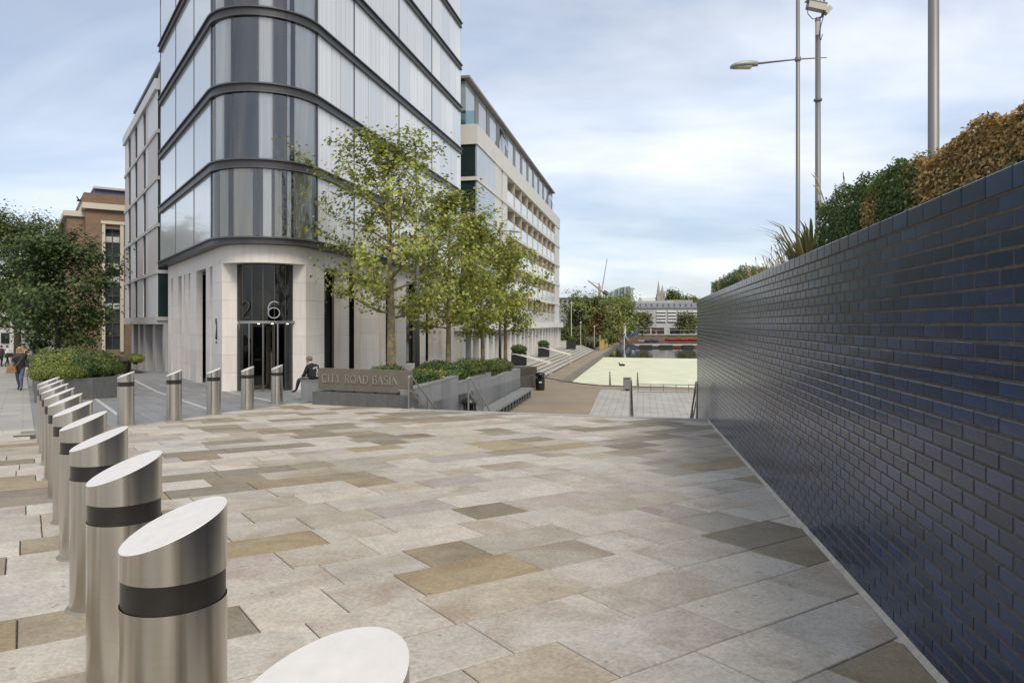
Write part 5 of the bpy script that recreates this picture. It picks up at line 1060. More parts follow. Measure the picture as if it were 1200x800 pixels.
MB().tube([p0 + Vector((0, 0, 0.43)), p1 + Vector((0, 0, 0.43))], 0.03, 6).build('top_rail', GPOST, t_); MB().tube([p0 + Vector((0, 0, 0.25)), p1 + Vector((0, 0, 0.25))], 0.014, 6).build('mid_rail', GPOST, t_); MB().tube([p0 + Vector((0, 0, 0.03)), p1 + Vector((0, 0, 0.03))], 0.035, 6).build('bottom_rail', GPOST, t_)
# cube planters and handrails on the terrace
for (px, py, wdt, lab) in ((608, 428, 1.15, 'black cube planter with clipped bush at the head of the broad steps'), (637, 418, 1.05, 'black cube planter with clipped bush in front of the apartment colonnade'), (669, 409, 1.1, 'black cube planter at the far end of the terrace')):
    p = L(px, py, ZT); t_ = thing('cube_planter', lab, 'planter', group='cube planters on the terrace'); t_.location = p; h = 0.95
    MB().abox(-wdt / 2, wdt / 2, -wdt / 2, wdt / 2, 0.06, h).build('box', BLACK, t_)
    for sx in (-1, 1):
        for sy in (-1, 1): MB().abox(sx * wdt * 0.4 - 0.05, sx * wdt * 0.4 + 0.05, sy * wdt * 0.4 - 0.05, sy * wdt * 0.4 + 0.05, 0, 0.06).build('foot', BLACK, t_)
    shrub('clipped dark bush growing in the ' + lab.replace(' with clipped bush', ''), (p.x, p.y, ZT + h - 0.05), (wdt * 0.5, wdt * 0.5, 0.32), BOX, 1800, 0.11, group='bushes in the cube planters')
for (t0_, lab) in ((0.5, 'pale steel handrail at the near end of the broad terrace steps'), (14.5, 'pale steel handrail part way along the broad terrace steps')):
    t_ = thing('step_rail', lab, 'handrail', group='handrails on the broad terrace steps'); b = MB(); tp0 = st0 - tno * 2.3 + tdir * t0_; tp1 = st0 + tno * 0.2 + tdir * t0_
    PR = mat('pale_rail', (0.55, 0.54, 0.5), 0.4, 0.3)
    for o_ in (0, 1.0):
        MB().tube([(tp0.x + tdir.x * o_ - tno.x * .8, tp0.y + tdir.y * o_ - tno.y * .8, ZT + 0.9), (tp0.x + tdir.x * o_, tp0.y + tdir.y * o_, ZT + 0.9), (tp1.x + tdir.x * o_, tp1.y + tdir.y * o_, ZL + 0.9), (tp1.x + tdir.x * o_, tp1.y + tdir.y * o_, ZL)], 0.035, 6).build('rail', PR, t_)
        MB().tube([(tp0.x + tdir.x * o_ - tno.x * .8, tp0.y + tdir.y * o_ - tno.y * .8, ZT + 0.9), (tp0.x + tdir.x * o_ - tno.x * .8, tp0.y + tdir.y * o_ - tno.y * .8, ZT)], 0.035, 6).build('post', PR, t_)
# ---- lamp columns behind the blue wall
def pole(name, px, d, r0, r1, ztop, label, cat):
    t_ = thing(name, label, cat); x = (px - CX) * d / F; t_.location = (x, d, 2.0); MB().tube([(0, 0, -0.1), (0, 0, 0.9), (0, 0, 0.95), (0, 0, ztop - 2.0)], [r0 * 1.25, r0 * 1.25, r0, r1], 16).build('column', GPOST, t_, True); return t_
def head(t_, c, dx_, m=None):                             # street lantern pointing along dx_
    b = MB(); pr = [(0, 0.04, 0.05), (0.12, 0.10, 0.08), (0.36, 0.15, 0.09), (0.58, 0.14, 0.06), (0.66, 0.09, 0.02)]; k_ = 10; v = []
    for (s_, w_, h) in pr:
        for j in range(k_): a = 2 * math.pi * j / k_; v.append((c[0] + dx_[0] * s_ - dx_[1] * w_ * math.cos(a), c[1] + dx_[1] * s_ + dx_[0] * w_ * math.cos(a), c[2] + (h * math.sin(a) if math.sin(a) > 0 else 0.07 * math.sin(a)) - s_ * 0.10))
    f = [(i * k_ + j, i * k_ + (j + 1) % k_, (i + 1) * k_ + (j + 1) % k_, (i + 1) * k_ + j) for i in range(len(pr) - 1) for j in range(k_)] + [tuple(range(k_))[::-1], tuple(range(4 * k_, 5 * k_))]
    b.add(v, f); lan = b.build('lantern', mat('lantern_grey', (0.34, 0.33, 0.28), 0.45, 0.2, var=0.1), t_, True)
    MB().box((c[0] + dx_[0] * 0.16, c[1] + dx_[1] * 0.16), Vector(dx_), 0, 0.42, Vector((-dx_[1], dx_[0])), -0.10, 0.10, c[2] - 0.115, c[2] - 0.085).build('lens', mat('lantern_lens', (0.30, 0.28, 0.20), 0.2), lan)
d = 17.5; lp = pole('lamp_column', 935, d, 0.052, 0.042, 14, 'tall slim lamp column with one side arm and lantern behind the blue wall', 'street lamp'); sc = d / F
za_ = HC + (HY - 69.5) * sc - 2.0
MB().tube([(-50 * sc, 0, za_ - 5.5 * sc), (0, 0, za_), (34 * sc, 0, za_ + 1.8 * sc)], [0.026, 0.02, 0.010], 8).build('arm', GPOST, lp, True); MB().lathe((0, 0, za_ - 0.06), [(0.058, 0), (0.072, 0.03), (0.072, 0.09), (0.058, 0.12)], 14).build('arm_collar', GPOST, lp)
head(lp, (-47 * sc, 0, za_ - 5 * sc), (-1, 0))
d = 15.0; cp = pole('camera_column', 958.5, d, 0.056, 0.054, HC + (HY - 22) * d / F, 'lamp column carrying a white security camera, beside the slim lamp column', 'camera pole'); sc = d / F
def cpx(px, py): return ((px - 958.5) * sc, HC + (HY - py) * sc - 2.0)
x_, z_ = cpx(958.5, 118); MB().lathe((0, 0, z_ - 0.02), [(0.057, 0), (0.085, 0.01), (0.085, 0.05), (0.057, 0.06)], 14).build('clamp', GPOST, cp)
CAMW = mat('camera_housing', (0.46, 0.44, 0.37), 0.45, 0, var=0.08)
# housing: a long box tilted down, with sunshield
hx, hz = cpx(954, 11); ang = R(-12); b = MB()
def rotbox(b, cx_, cz_, w_, h, dp, a, y0=0.0):
    v = []
    for yy in (-dp / 2, dp / 2):
        for (sx, sz) in ((-1, -1), (1, -1), (1, 1), (-1, 1)): v.append((cx_ + math.cos(a) * sx * w_ / 2 - math.sin(a) * sz * h / 2, y0 + yy, cz_ + math.sin(a) * sx * w_ / 2 + math.cos(a) * sz * h / 2))
    b.add(v, [(3, 2, 1, 0), (4, 5, 6, 7), (0, 1, 5, 4), (1, 2, 6, 5), (2, 3, 7, 6), (3, 0, 4, 7)]); return b
hous = rotbox(MB(), hx, hz, 0.38, 0.15, 0.16, ang, -0.12).build('camera_housing', CAMW, cp)
rotbox(MB(), hx - 0.01, hz + 0.085, 0.42, 0.012, 0.19, ang, -0.12).build('sunshield', CAMW, hous); rotbox(MB(), hx - 0.19, hz + 0.035, 0.012, 0.12, 0.13, ang, -0.12).build('front_window', DGLASS, hous)
rotbox(MB(), hx + 0.26, hz - 0.05, 0.16, 0.10, 0.12, R(48), -0.05).build('infrared_lamp', CAMW, cp)
x_, z_ = cpx(955.5, 26); MB().lathe((x_, -0.1, z_ - 0.05), [(0.04, 0), (0.05, 0.02), (0.05, 0.06), (0.03, 0.10)], 12).build('pan_head', GPOST, cp); x_, z_ = cpx(955.5, 44); MB().lathe((x_, -0.1, z_), [(0.045, 0), (0.045, 0.30)], 12).build('pan_motor', CAMW, cp)
b = MB(); b.tube([(cpx(q, r_)[0], -0.14, cpx(q, r_)[1]) for q, r_ in ((943, 13), (943.5, 20), (949, 26), (954, 25))], 0.008, 6); b.tube([(cpx(q, r_)[0], -0.16, cpx(q, r_)[1]) for q, r_ in ((956, 0), (960, 10), (962, 20), (958, 34), (956, 48), (958, 51), (960, 44))], 0.009, 6); b.build('cable', BLACK, cp)
x_, z_ = cpx(968, 6); MB().tube([(0.0, 0, cpx(0, 22)[1]), (0.08, 0, cpx(0, 20)[1]), (0.13, 0, cpx(0, 10)[1]), (0.13, 0, cpx(0, -4)[1])], 0.025, 8).build('top_bracket', GPOST, cp)
pole('lamp_column', 1094, 12.0, 0.088, 0.078, 12.5, 'thick plain grey column standing behind the scorched brown hedge', 'column')
# grey column in front of the stone piers and the lamp among the plane trees
d = 29.5; t_ = thing('lamp_column', 'plain grey column between the stone piers and the largest plane tree', 'street lamp'); t_.location = ((489 - CX) * d / F, d, -0.6); MB().tube([(0, 0, -0.2), (0, 0, 9.2)], [0.11, 0.06], 14).build('column', GPOST, t_, True); head(t_, (0.0, 0, 9.2), (0.6, 0.8))
d = 46; t_ = thing('lamp_column', 'tall lamp column with a flat lantern rising out of the plane trees', 'street lamp'); t_.location = ((586 - CX) * d / F, d, ZT); zl_ = HC + (HY - 271) * d / F - ZT
MB().tube([(0, 0, -0.1), (0, 0, zl_)], [0.1, 0.06], 12).build('column', GPOST, t_, True); MB().tube([(0, 0, zl_), (0.75, 0, zl_ + 0.02)], 0.035, 8).build('arm', GPOST, t_); head(t_, (0.6, 0, zl_ + 0.03), (1, 0))
# ================================================================== PEOPLE
def skin_mesh(name, verts, edges, m, root=0, sub=1):
    me = bpy.data.meshes.new(name + '_k'); me.from_pydata([v[0] for v in verts], edges, []); o = bpy.data.objects.new(name + '_k', me); COL.objects.link(o)
    md = o.modifiers.new('s', 'SKIN'); md.use_smooth_shade = True
    sv = me.skin_vertices[0].data if me.skin_vertices else None
    if sv is None:
        bm = bmesh.new(); bm.from_mesh(me); bm.verts.layers.skin.verify(); bm.to_mesh(me); bm.free(); sv = me.skin_vertices[0].data
    for i, v in enumerate(verts):
        r_ = v[1] if isinstance(v[1], tuple) else (v[1], v[1]); sv[i].radius = r_; sv[i].use_root = (i == root)
    s2 = o.modifiers.new('u', 'SUBSURF'); s2.levels = sub; s2.render_levels = sub
    dg = bpy.context.evaluated_depsgraph_get(); out = bpy.data.meshes.new_from_object(o.evaluated_get(dg)); out.name = name
    bpy.data.objects.remove(o, do_unlink=True); out.materials.clear()
    for q in (m if isinstance(m, list) else [m]): out.materials.append(q)
    out.polygons.foreach_set('use_smooth', [True] * len(out.polygons)); return out
def chain(V, E, pts, start=None):
    prev = start
    for p in pts:
        V.append(p); i = len(V) - 1
        if prev is not None: E.append((prev, i))
        prev = i
    return prev
def human(label, loc, facing, height, J, mats, parts, cat='person', group=None, hair=None):
    """J: joints of a 1.7 m figure facing -Y (x = its left), z up. mats: skin, top, legs, shoes"""
    t_ = thing('person', label, cat, group=group); t_.location = loc; t_.rotation_euler = (0, 0, facing); k = height / 1.7; t_.scale = (k, k, k)
    V = []; E = []; v3 = lambda p: tuple(p)
    pel = len(V); V.append((v3(J['pelvis']), (0.15, 0.11)))
    sp = chain(V, E, [(v3(J['waist']), (0.13, 0.10)), (v3(J['chest']), (0.165, 0.115))], pel); ch_ = sp
    nk = chain(V, E, [(v3(J['neck']), 0.055), (v3(Vector(J['neck']).lerp(Vector(J['head']), 0.45)), 0.052), (v3(J['head']), (0.078, 0.09)), (v3(Vector(J['head']) + Vector((0, 0, 0.085))), (0.07, 0.082))], ch_)
    for s_ in ('l', 'r'):
        sh, el, wr = Vector(J['sh_' + s_]), Vector(J['el_' + s_]), Vector(J['wr_' + s_])
        w = chain(V, E, [(v3(sh), 0.062), (v3(sh.lerp(el, 0.5)), 0.052), (v3(el), 0.043), (v3(el.lerp(wr, 0.5)), 0.038), (v3(wr), 0.026)], ch_)
        hd = (wr - el).normalized(); sd_ = hd.cross(Vector((0, 1, 0.2))).normalized(); fw = sd_.cross(hd).normalized()
        pm = chain(V, E, [(v3(wr + hd * 0.05), (0.036, 0.018))], w)
        for q, (o_, ln) in enumerate(((-0.03, 0.066), (-0.010, 0.075), (0.010, 0.072), (0.03, 0.056))):
            chain(V, E, [(v3(wr + hd * 0.09 + sd_ * o_), 0.0095), (v3(wr + hd * (0.09 + ln * 0.55) + sd_ * o_ * 1.05 - fw * 0.010), 0.009), (v3(wr + hd * (0.09 + ln * 0.9) + sd_ * o_ - fw * 0.03), 0.0075)], pm)
        chain(V, E, [(v3(wr + hd * 0.045 - sd_ * 0.045), 0.011), (v3(wr + hd * 0.08 - sd_ * 0.06 - fw * 0.02), 0.0095)], w)
        hp, kn, an, to = (Vector(J[q + s_]) for q in ('hip_', 'kn_', 'an_', 'to_'))
        chain(V, E, [(v3(hp), 0.098), (v3(hp.lerp(kn, 0.5)), 0.082), (v3(kn), 0.058), (v3(kn.lerp(an, 0.4)), 0.056), (v3(an), 0.036), (v3(an.lerp(to, 0.5) + Vector((0, 0, -0.02))), (0.04, 0.033)), (v3(to), (0.036, 0.022))], pel)
    me = skin_mesh('body', V, E, mats, pel, 2)
    segs = []
    def add_seg(a, b, mi): segs.append((Vector(J[a]), Vector(J[b]), mi))
    add_seg('pelvis', 'waist', 2); add_seg('waist', 'chest', 1); add_seg('chest', 'neck', 1); add_seg('neck', 'head', 0); segs.append((Vector(J['head']), Vector(J['head']) + Vector((0, 0, 0.12)), 0))
    for s_ in 'lr':
        add_seg('sh_' + s_, 'el_' + s_, 1); add_seg('el_' + s_, 'wr_' + s_, 1); w_, e_ = Vector(J['wr_' + s_]), Vector(J['el_' + s_]); segs.append((w_ + (w_ - e_).normalized() * 0.035, w_ + (w_ - e_).normalized() * 0.2, 0))
        add_seg('hip_' + s_, 'kn_' + s_, 2); add_seg('kn_' + s_, 'an_' + s_, 2); a_ = Vector(J['an_' + s_]); segs.append((a_ + Vector((0, 0, -0.025)), Vector(J['to_' + s_]), 3))
    def dseg(p, a, b):
        ab = b - a; t = max(0, min(1, (p - a).dot(ab) / (ab.length_squared + 1e-9))); return (p - a - ab * t).length
    for f in me.polygons:
        c = f.center; f.material_index = min(segs, key=lambda q: dseg(c, q[0], q[1]))[2]
    link(bpy.data.objects.new('body', me), t_)
    H = Vector(J['head']); lk = Vector(J.get('look', (0, -1, 0))).normalized(); side = Vector((0, 0, 1)).cross(lk).normalized()
    fc = MB()
    b = MB().sphere(H + lk * 0.085 + Vector((0, 0, 0.0)), (0.014, 0.02, 0.02), 8, 6); b.build('nose', mats[0], t_, True)
    for s_ in (-1, 1):
        MB().sphere(H + lk * 0.078 + side * 0.031 * s_ + Vector((0, 0, 0.028)), 0.011, 8, 6).build('eye', mat('eye_dark', (0.03, 0.02, 0.015), 0.2), t_, True)
        MB().sphere(H + side * 0.083 * s_ + Vector((0, 0, 0.01)) - lk * 0.01, (0.012, 0.018, 0.03), 8, 6).build('ear', mats[0], t_, True)
    MB().sphere(H + lk * 0.076 + Vector((0, 0, -0.043)), (0.022, 0.012, 0.007), 8, 6).build('mouth', mat('lips', (0.32, 0.12, 0.10), 0.5), t_, True)
    if hair:
        hm, long_ = hair; hb_ = MB(); c0 = H - lk * 0.012 + Vector((0, 0, 0.055)); hb_.sphere(c0, (0.094, 0.102, 0.085), 14, 10)
        if long_:
            for s_ in (-1, 1): hb_.tube([H + side * 0.075 * s_ + Vector((0, 0, 0.06)) + lk * 0.01, H + side * 0.095 * s_ - lk * 0.01 + Vector((0, 0, -0.03)), H + side * 0.085 * s_ + lk * 0.0 + Vector((0, 0, -0.15)), H + side * 0.07 * s_ + lk * 0.03 + Vector((0, 0, -0.22))], [0.03, 0.04, 0.04, 0.012], 8)
            hb_.tube([H - lk * 0.07 + Vector((0, 0, 0.06)), H - lk * 0.095 + Vector((0, 0, -0.06)), H - lk * 0.08 + Vector((0, 0, -0.2))], [0.06, 0.08, 0.03], 8)
        hb_.build('hair', hm, t_, True)
    for nm, V2, E2, m2, root in parts(J): link(bpy.data.objects.new(nm, skin_mesh(nm, V2, E2, m2, root, 1)), t_)
    return t_
def standing(stride=0.12, arm=0.1, bend_l=0.0, bend_r=0.0):
    return dict(pelvis=(0, 0, 0.95), waist=(0, 0, 1.08), chest=(0, 0, 1.30), neck=(0, -0.01, 1.45), head=(0, -0.03, 1.565), sh_l=(0.185, 0, 1.38), sh_r=(-0.185, 0, 1.38),
                el_l=(0.24, arm * 0.6 + 0.03, 1.12), el_r=(-0.24, -arm * 0.6 + 0.05, 1.12), wr_l=(0.25, arm * 0.4 - 0.08 - bend_l * 0.15, 0.88 + bend_l * 0.22), wr_r=(-0.25 + bend_r * 0.12, -arm - 0.10 - bend_r * 0.1, 0.88 + bend_r * 0.22),
                hip_l=(0.09, 0, 0.88), hip_r=(-0.09, 0, 0.88), kn_l=(0.095, -stride * 0.75 - 0.03, 0.50), kn_r=(-0.095, stride * 0.15, 0.50), an_l=(0.09, -stride, 0.09), an_r=(-0.09, stride * 1.3, 0.12),
                to_l=(0.10, -stride - 0.17, 0.035), to_r=(-0.10, stride * 1.3 - 0.14, 0.04))
def jacket(m, hem=0.86, r_=1.0, name='jacket', sleeves=True):
    def fn(J):
        V = []; E = []; c = len(V); V.append((J['chest'], (0.19 * r_, 0.14 * r_)))
        chain(V, E, [(tuple(Vector(J['chest']).lerp(Vector(J['neck']), 0.75)), (0.10, 0.085))], c)
        lo = Vector(J['pelvis']); lo.z = hem
        chain(V, E, [(J['waist'], (0.175 * r_, 0.135 * r_)), (J['pelvis'], (0.19 * r_, 0.15 * r_))] + ([(tuple(lo), (0.205 * r_, 0.16 * r_))] if abs(hem - J['pelvis'][2]) > 0.05 else []), c)
        if sleeves:
            for s_ in 'lr': a, b, w_ = (Vector(J[q + s_]) for q in ('sh_', 'el_', 'wr_')); chain(V, E, [(tuple(a), 0.078), (tuple(a.lerp(b, 0.5)), 0.066), (tuple(b), 0.058), (tuple(b.lerp(w_, 0.6)), 0.05), (tuple(b.lerp(w_, 0.97)), 0.044)], c)
        return [(name, V, E, m, 0)]
    return fn
SK = mat('skin', (0.52, 0.33, 0.24), 0.55, var=0.06, scale=12); SK2 = mat('skin_b', (0.42, 0.26, 0.18), 0.55, var=0.06, scale=12)
NAVY = mat('navy_cloth', (0.018, 0.020, 0.030), 0.85, var=0.25, scale=14); DENIM = mat('denim', (0.07, 0.10, 0.15), 0.85, var=0.25, scale=12); BLK = mat('black_cloth', (0.012, 0.012, 0.013), 0.85, var=0.3, scale=14); SHOE = mat('shoe_black', (0.012, 0.011, 0.010), 0.5)
WHT = mat('white_cloth', (0.62, 0.62, 0.60), 0.8, var=0.08, scale=10); GREYC = mat('grey_trousers', (0.055, 0.052, 0.05), 0.85, var=0.2, scale=12); PURP = mat('plum_cloth', (0.05, 0.022, 0.035), 0.85, var=0.2, scale=12); BLOND = mat('blond_hair', (0.34, 0.20, 0.08), 0.6, var=0.3, scale=30, stretch=(6, 6, 0.6)); DHAIR = mat('dark_hair', (0.02, 0.014, 0.01), 0.55, var=0.3, scale=30); GHAIR = mat('grey_hair', (0.15, 0.125, 0.10), 0.7, var=0.3, scale=30)
GPPL = 'people on the street pavement'
# woman walking towards us
p = G(23.5, 457); wom = human('blond woman in a navy coat and jeans walking with a tan handbag', p, R(-30) * 0 + R(18), 1.62, standing(0.15, 0.12, 0.1, 0.9), [SK, NAVY, DENIM, SHOE], jacket(NAVY, 0.62, 1.0, 'coat'), group=GPPL, hair=(BLOND, True))
bg_ = thing('handbag', 'tan leather handbag hanging at the side of the walking woman', 'bag'); bg_.location = (p.x - 0.15, p.y - 0.24, p.z + 0.66); TAN = mat('tan_leather', (0.28, 0.12, 0.035), 0.5, var=0.15, scale=12)
v = [(-0.19, -0.06, 0), (0.19, -0.06, 0), (0.19, 0.06, 0), (-0.19, 0.06, 0), (-0.14, -0.035, 0.26), (0.14, -0.035, 0.26), (0.14, 0.035, 0.26), (-0.14, 0.035, 0.26)]
o = obj('bag_body', v, [(3, 2, 1, 0), (4, 5, 6, 7), (0, 1, 5, 4), (1, 2, 6, 5), (2, 3, 7, 6), (3, 0, 4, 7)], TAN, bg_); bv_ = o.modifiers.new('b', 'BEVEL'); bv_.width = 0.03; bv_.segments = 3
MB().tube([(-0.13, 0, 0.24), (-0.02, -0.01, 0.52), (0.22, -0.0, 0.66), (0.36, 0.06, 0.62), (0.25, 0.05, 0.4), (0.13, 0, 0.24)], 0.011, 6).build('strap', TAN, bg_); MB().abox(-0.03, 0.03, -0.075, -0.055, 0.13, 0.17).build('clasp', RAIL, bg_)
p = G(8, 429.5); human('man in a white shirt carrying a dark bag over his arm by the street tree', p, R(150), 1.72, standing(0.14, 0.1, 0.3, 0), [SK2, WHT, BLK, SHOE], jacket(WHT, 0.9, 0.92, 'shirt'), group=GPPL, hair=(DHAIR, False))
p2 = G(12.5, 429.5); sb2 = thing('shoulder_bag', 'black shoulder bag carried by the man in the white shirt', 'bag'); sb2.location = (p2.x, p2.y - 0.1, p2.z + 0.78); o = MB().abox(-0.2, 0.2, -0.07, 0.07, 0, 0.32).build('bag_body', BLK, sb2); MB().tube([(-0.15, 0, 0.3), (-0.2, 0, 0.55), (0.1, 0, 0.5), (0.15, 0, 0.3)], 0.015, 6).build('strap', BLK, sb2)
p = G(1.5, 429.5); human('person in a plum coat at the edge of the street pavement', p, R(170), 1.72, standing(0.1, 0.1), [SK2, PURP, BLK, SHOE], jacket(PURP, 0.75, 0.95, 'coat'), group=GPPL, hair=(DHAIR, False))
p = G(43, 430); human('person in black clothes with a dark red bag standing near the low wall', p, R(10), 1.74, standing(0.08, 0.05, 0.4, 0.2), [SK2, BLK, BLK, SHOE], jacket(BLK, 0.8, 1.0, 'jacket'), group=GPPL, hair=(DHAIR, False))
p = G(30, 431.5); human('person in a pale beige top partly hidden behind the walking blond woman', p, R(0), 1.72, standing(0.1, 0.05), [SK, mat('beige_cloth', (0.42, 0.34, 0.25), 0.85, var=0.1), GREYC, SHOE], jacket(mat('beige_cloth', (0.42, 0.34, 0.25), 0.85), 0.85, 0.98, 'top'), group=GPPL, hair=(BLOND, True))
# man sitting on the stone block, back towards us (local axes: facing -Y)
seat = Vector((sb_.x, sb_.y, 0)) + Vector((su.x, su.y, 0)) * 0.24 - Vector((sn.x, sn.y, 0)) * 0.26
J = dict(pelvis=(0, 0.02, 0.58), waist=(0, 0.03, 0.70), chest=(0, -0.03, 0.93), neck=(0, -0.10, 1.075), head=(0, -0.16, 1.165), sh_l=(0.18, -0.04, 1.0), sh_r=(-0.18, -0.04, 1.0), el_l=(0.235, -0.12, 0.76), el_r=(-0.235, -0.12, 0.76), wr_l=(0.10, -0.32, 0.70), wr_r=(-0.10, -0.32, 0.70),
         hip_l=(0.10, -0.05, 0.56), hip_r=(-0.10, -0.05, 0.56), kn_l=(0.11, -0.46, 0.60), kn_r=(-0.10, -0.44, 0.55), an_l=(0.02, -0.66, 0.27), an_r=(-0.12, -0.42, 0.10), to_l=(0.02, -0.84, 0.22), to_r=(-0.12, -0.58, 0.04), look=(0, -1, -0.45))
gsz = gz(0, seat.y)
man = human('seated man seen from behind in a black jacket with white print on the back', (seat.x, seat.y, gsz + 0.03), R(-118) , 1.70, J, [SK, BLK, GREYC, SHOE], jacket(BLK, 0.58, 1.08, 'jacket'), hair=(GHAIR, False))
b = MB(); rg = random.Random(4)
for i in range(16):
    x_, z_ = rg.uniform(-0.10, 0.10), rg.uniform(0.70, 1.0); w_, h_ = rg.uniform(0.02, 0.06), rg.uniform(0.015, 0.05); yy = 0.145 - max(0, z_ - 0.78) * 0.14 - abs(x_) * 0.25
    a = rg.uniform(-0.8, 0.8); pts = [(x_ + math.cos(a) * w_ * s_ - math.sin(a) * h_ * t2, yy, z_ + math.sin(a) * w_ * s_ + math.cos(a) * h_ * t2) for s_, t2 in ((-.5, -.4), (0.1, -.6), (.6, -.1), (.3, .5), (-.4, .4))]
    b.add(pts + [(q[0], q[1] + 0.012, q[2]) for q in pts], [(4, 3, 2, 1, 0), (5, 6, 7, 8, 9)] + [(k_, (k_ + 1) % 5, 5 + (k_ + 1) % 5, 5 + k_) for k_ in range(5)])
b.build('white_print', mat('print_white', (0.5, 0.5, 0.5), 0.8), man)
# ================================================================== BACKGROUND
def blk(t_, name, px0, px1, py0, z0, d, dep, m):      # block spanning pixel columns at distance d
    x0, x1 = (px0 - CX) * d / F, (px1 - CX) * d / F; z1 = HC - (py0 - HY) * d / F; return MB().abox(x0, x1, d, d + dep, z0, z1).build(name, m, t_)
# left: far street side
fs = thing('street_building', 'pale rendered building glimpsed behind the street trees', 'building'); blk(fs, 'wall', -160, 16, 330, -5, 118, 12, mat('pale_render', (0.50, 0.48, 0.44), 0.8, var=0.1, scale=0.3))
for i in range(9):
    for j in range(4): x0 = (-150 + i * 19 - CX) * 118 / F; MB().abox(x0, x0 + 1.3, 117.8, 118.1, -1.6 + j * 2.6, 0.1 + j * 2.6).build('window', DGLASS, fs)
blk(fs, 'roof', -165, 18, 326, HC - (330 - HY) * 118 / F - 0.01, 117.5, 13, mat('slate_roof', (0.07, 0.07, 0.075), 0.7))
lw = thing('garden_wall', 'low cream wall with dark railings behind the dark green tree', 'wall'); A_ = P(50, 379, 58).xy; B_ = P(96, 379, 56.5).xy; dw = (B_ - A_).normalized(); ln = (B_ - A_).length
MB().box(A_, dw, 0, ln, Vector((dw.y, -dw.x)), -0.3, 0, -3, -0.45).build('wall', CREAM, lw); MB().box(A_, dw, -0.1, ln, Vector((dw.y, -dw.x)), -0.36, 0.06, -0.449, -0.36).build('coping', CREAM, lw)
for i in range(16): q = A_ + dw * (ln * (i + 0.5) / 16); MB().tube([(q.x, q.y + 0.1, -0.36), (q.x, q.y + 0.1, 0.5)], 0.02, 6).build('railing_bar', BLACK, lw)
MB().tube([(A_.x, A_.y + 0.1, 0.4), (B_.x, B_.y + 0.1, 0.4)], 0.025, 6).build('top_bar', BLACK, lw)
def vanlike(label, px, d, col, w_=1.9, h=1.6, name='parked_car'):
    t_ = thing(name, label, 'car'); x = (px - CX) * d / F; t_.location = (x, d, gz(0, d)); m = mat('paint_' + label[:6], col, 0.25, 0, coat=0.8)
    sec = [(0.0, 0.35), (0.0, 0.75), (0.9, 0.85), (1.5, h), (3.2, h), (4.0, 0.95), (4.2, 0.8), (4.2, 0.35)]; v = [(-w_ / 2, y, z) for y, z in sec] + [(w_ / 2, y, z) for y, z in sec]; n = len(sec)
    obj('body', v, [tuple(range(n)), tuple(range(n, 2 * n))[::-1]] + [(i, n + i, n + (i + 1) % n, (i + 1) % n) for i in range(n)], m, t_)
    for sx in (-1, 1):
        for yy in (0.8, 3.4):
            b_ = MB().lathe((0, 0, 0), [(0.31, -0.1), (0.31, 0.1)], 16); b_.v = [(sx * (w_ / 2 - 0.08) + z_, yy + x_, 0.31 + y_) for x_, y_, z_ in b_.v]; b_.build('wheel', BLACK, t_)
        MB().abox(sx * 0.65 - 0.13, sx * 0.65 + 0.13, -0.03, 0.02, 0.58, 0.70).build('headlight', mat('headlight', (0.7, 0.7, 0.68), 0.1), t_)
    v = [(-w_ * 0.42, 0.93, 0.93), (w_ * 0.42, 0.93, 0.93), (w_ * 0.40, 1.44, h - 0.08), (-w_ * 0.40, 1.44, h - 0.08)]; obj('windscreen', [(x_, y_ - 0.03, z_) for x_, y_, z_ in v], [(0, 1, 2, 3)], DGLASS, t_)
vanlike('yellow car glimpsed behind the planter hedge', 98, 64, (0.5, 0.33, 0.02)); vanlike('pale blue car parked beside the yellow one', 109, 66, (0.12, 0.28, 0.36))
# basin trees
tree('big rounded green tree at the left end of the far towpath', (P(688, 379, 118).x, 118, -1.6), 6.6, 4.3, 0.8, 0.3, 9000, 0.42, ([(0.17, 0.20, 0.05), (0.21, 0.235, 0.06), (0.11, 0.14, 0.035)], [4, 2, 2]), 51, shape='round', nprim=30, twig=1.1, group='trees around the basin')
tree('lighter olive tree between two bigger trees by the towpath', (P(711, 379, 124).x, 124, -1.6), 5.6, 3.2, 0.8, 0.25, 7000, 0.4, ([(0.24, 0.245, 0.06), (0.28, 0.28, 0.07), (0.16, 0.17, 0.045)], [4, 2, 2]), 52, shape='round', nprim=28, twig=1.0, group='trees around the basin')
tree('broad bright green tree overhanging the boat huts', (P(724, 379, 140).x, 142, -1.6), 7.5, 4.4, 0.8, 0.3, 9000, 0.45, ([(0.20, 0.25, 0.045), (0.24, 0.28, 0.06), (0.13, 0.17, 0.035)], [4, 2, 2]), 53, shape='round', nprim=30, twig=1.2, group='trees around the basin')
tree('olive brown tree in front of the white banded building', (P(757, 379, 172).x, 178, -1.4), 5.0, 2.6, 1.0, 0.25, 5000, 0.45, ([(0.15, 0.15, 0.06), (0.19, 0.18, 0.07)], [1, 1]), 54, shape='round', nprim=24, twig=0.9, group='trees around the basin')
tree('dull green tree at the wall end of the far bank', (P(813, 379, 172).x, 178, -1.4), 4.9, 2.6, 0.8, 0.25, 5000, 0.45, ([(0.14, 0.16, 0.05), (0.18, 0.19, 0.06)], [1, 1]), 55, shape='round', nprim=24, twig=0.9, group='trees around the basin')
tree('slim reddish brown young tree on the towpath', (P(699, 379, 112).x, 112, -1.9), 5.6, 1.1, 1.4, 0.1, 1600, 0.35, ([(0.17, 0.10, 0.03), (0.14, 0.11, 0.03)], [1, 1]), 56, shape='cone', nprim=16, twig=0.4, group='trees around the basin')
p = L(664, 399, ZT)
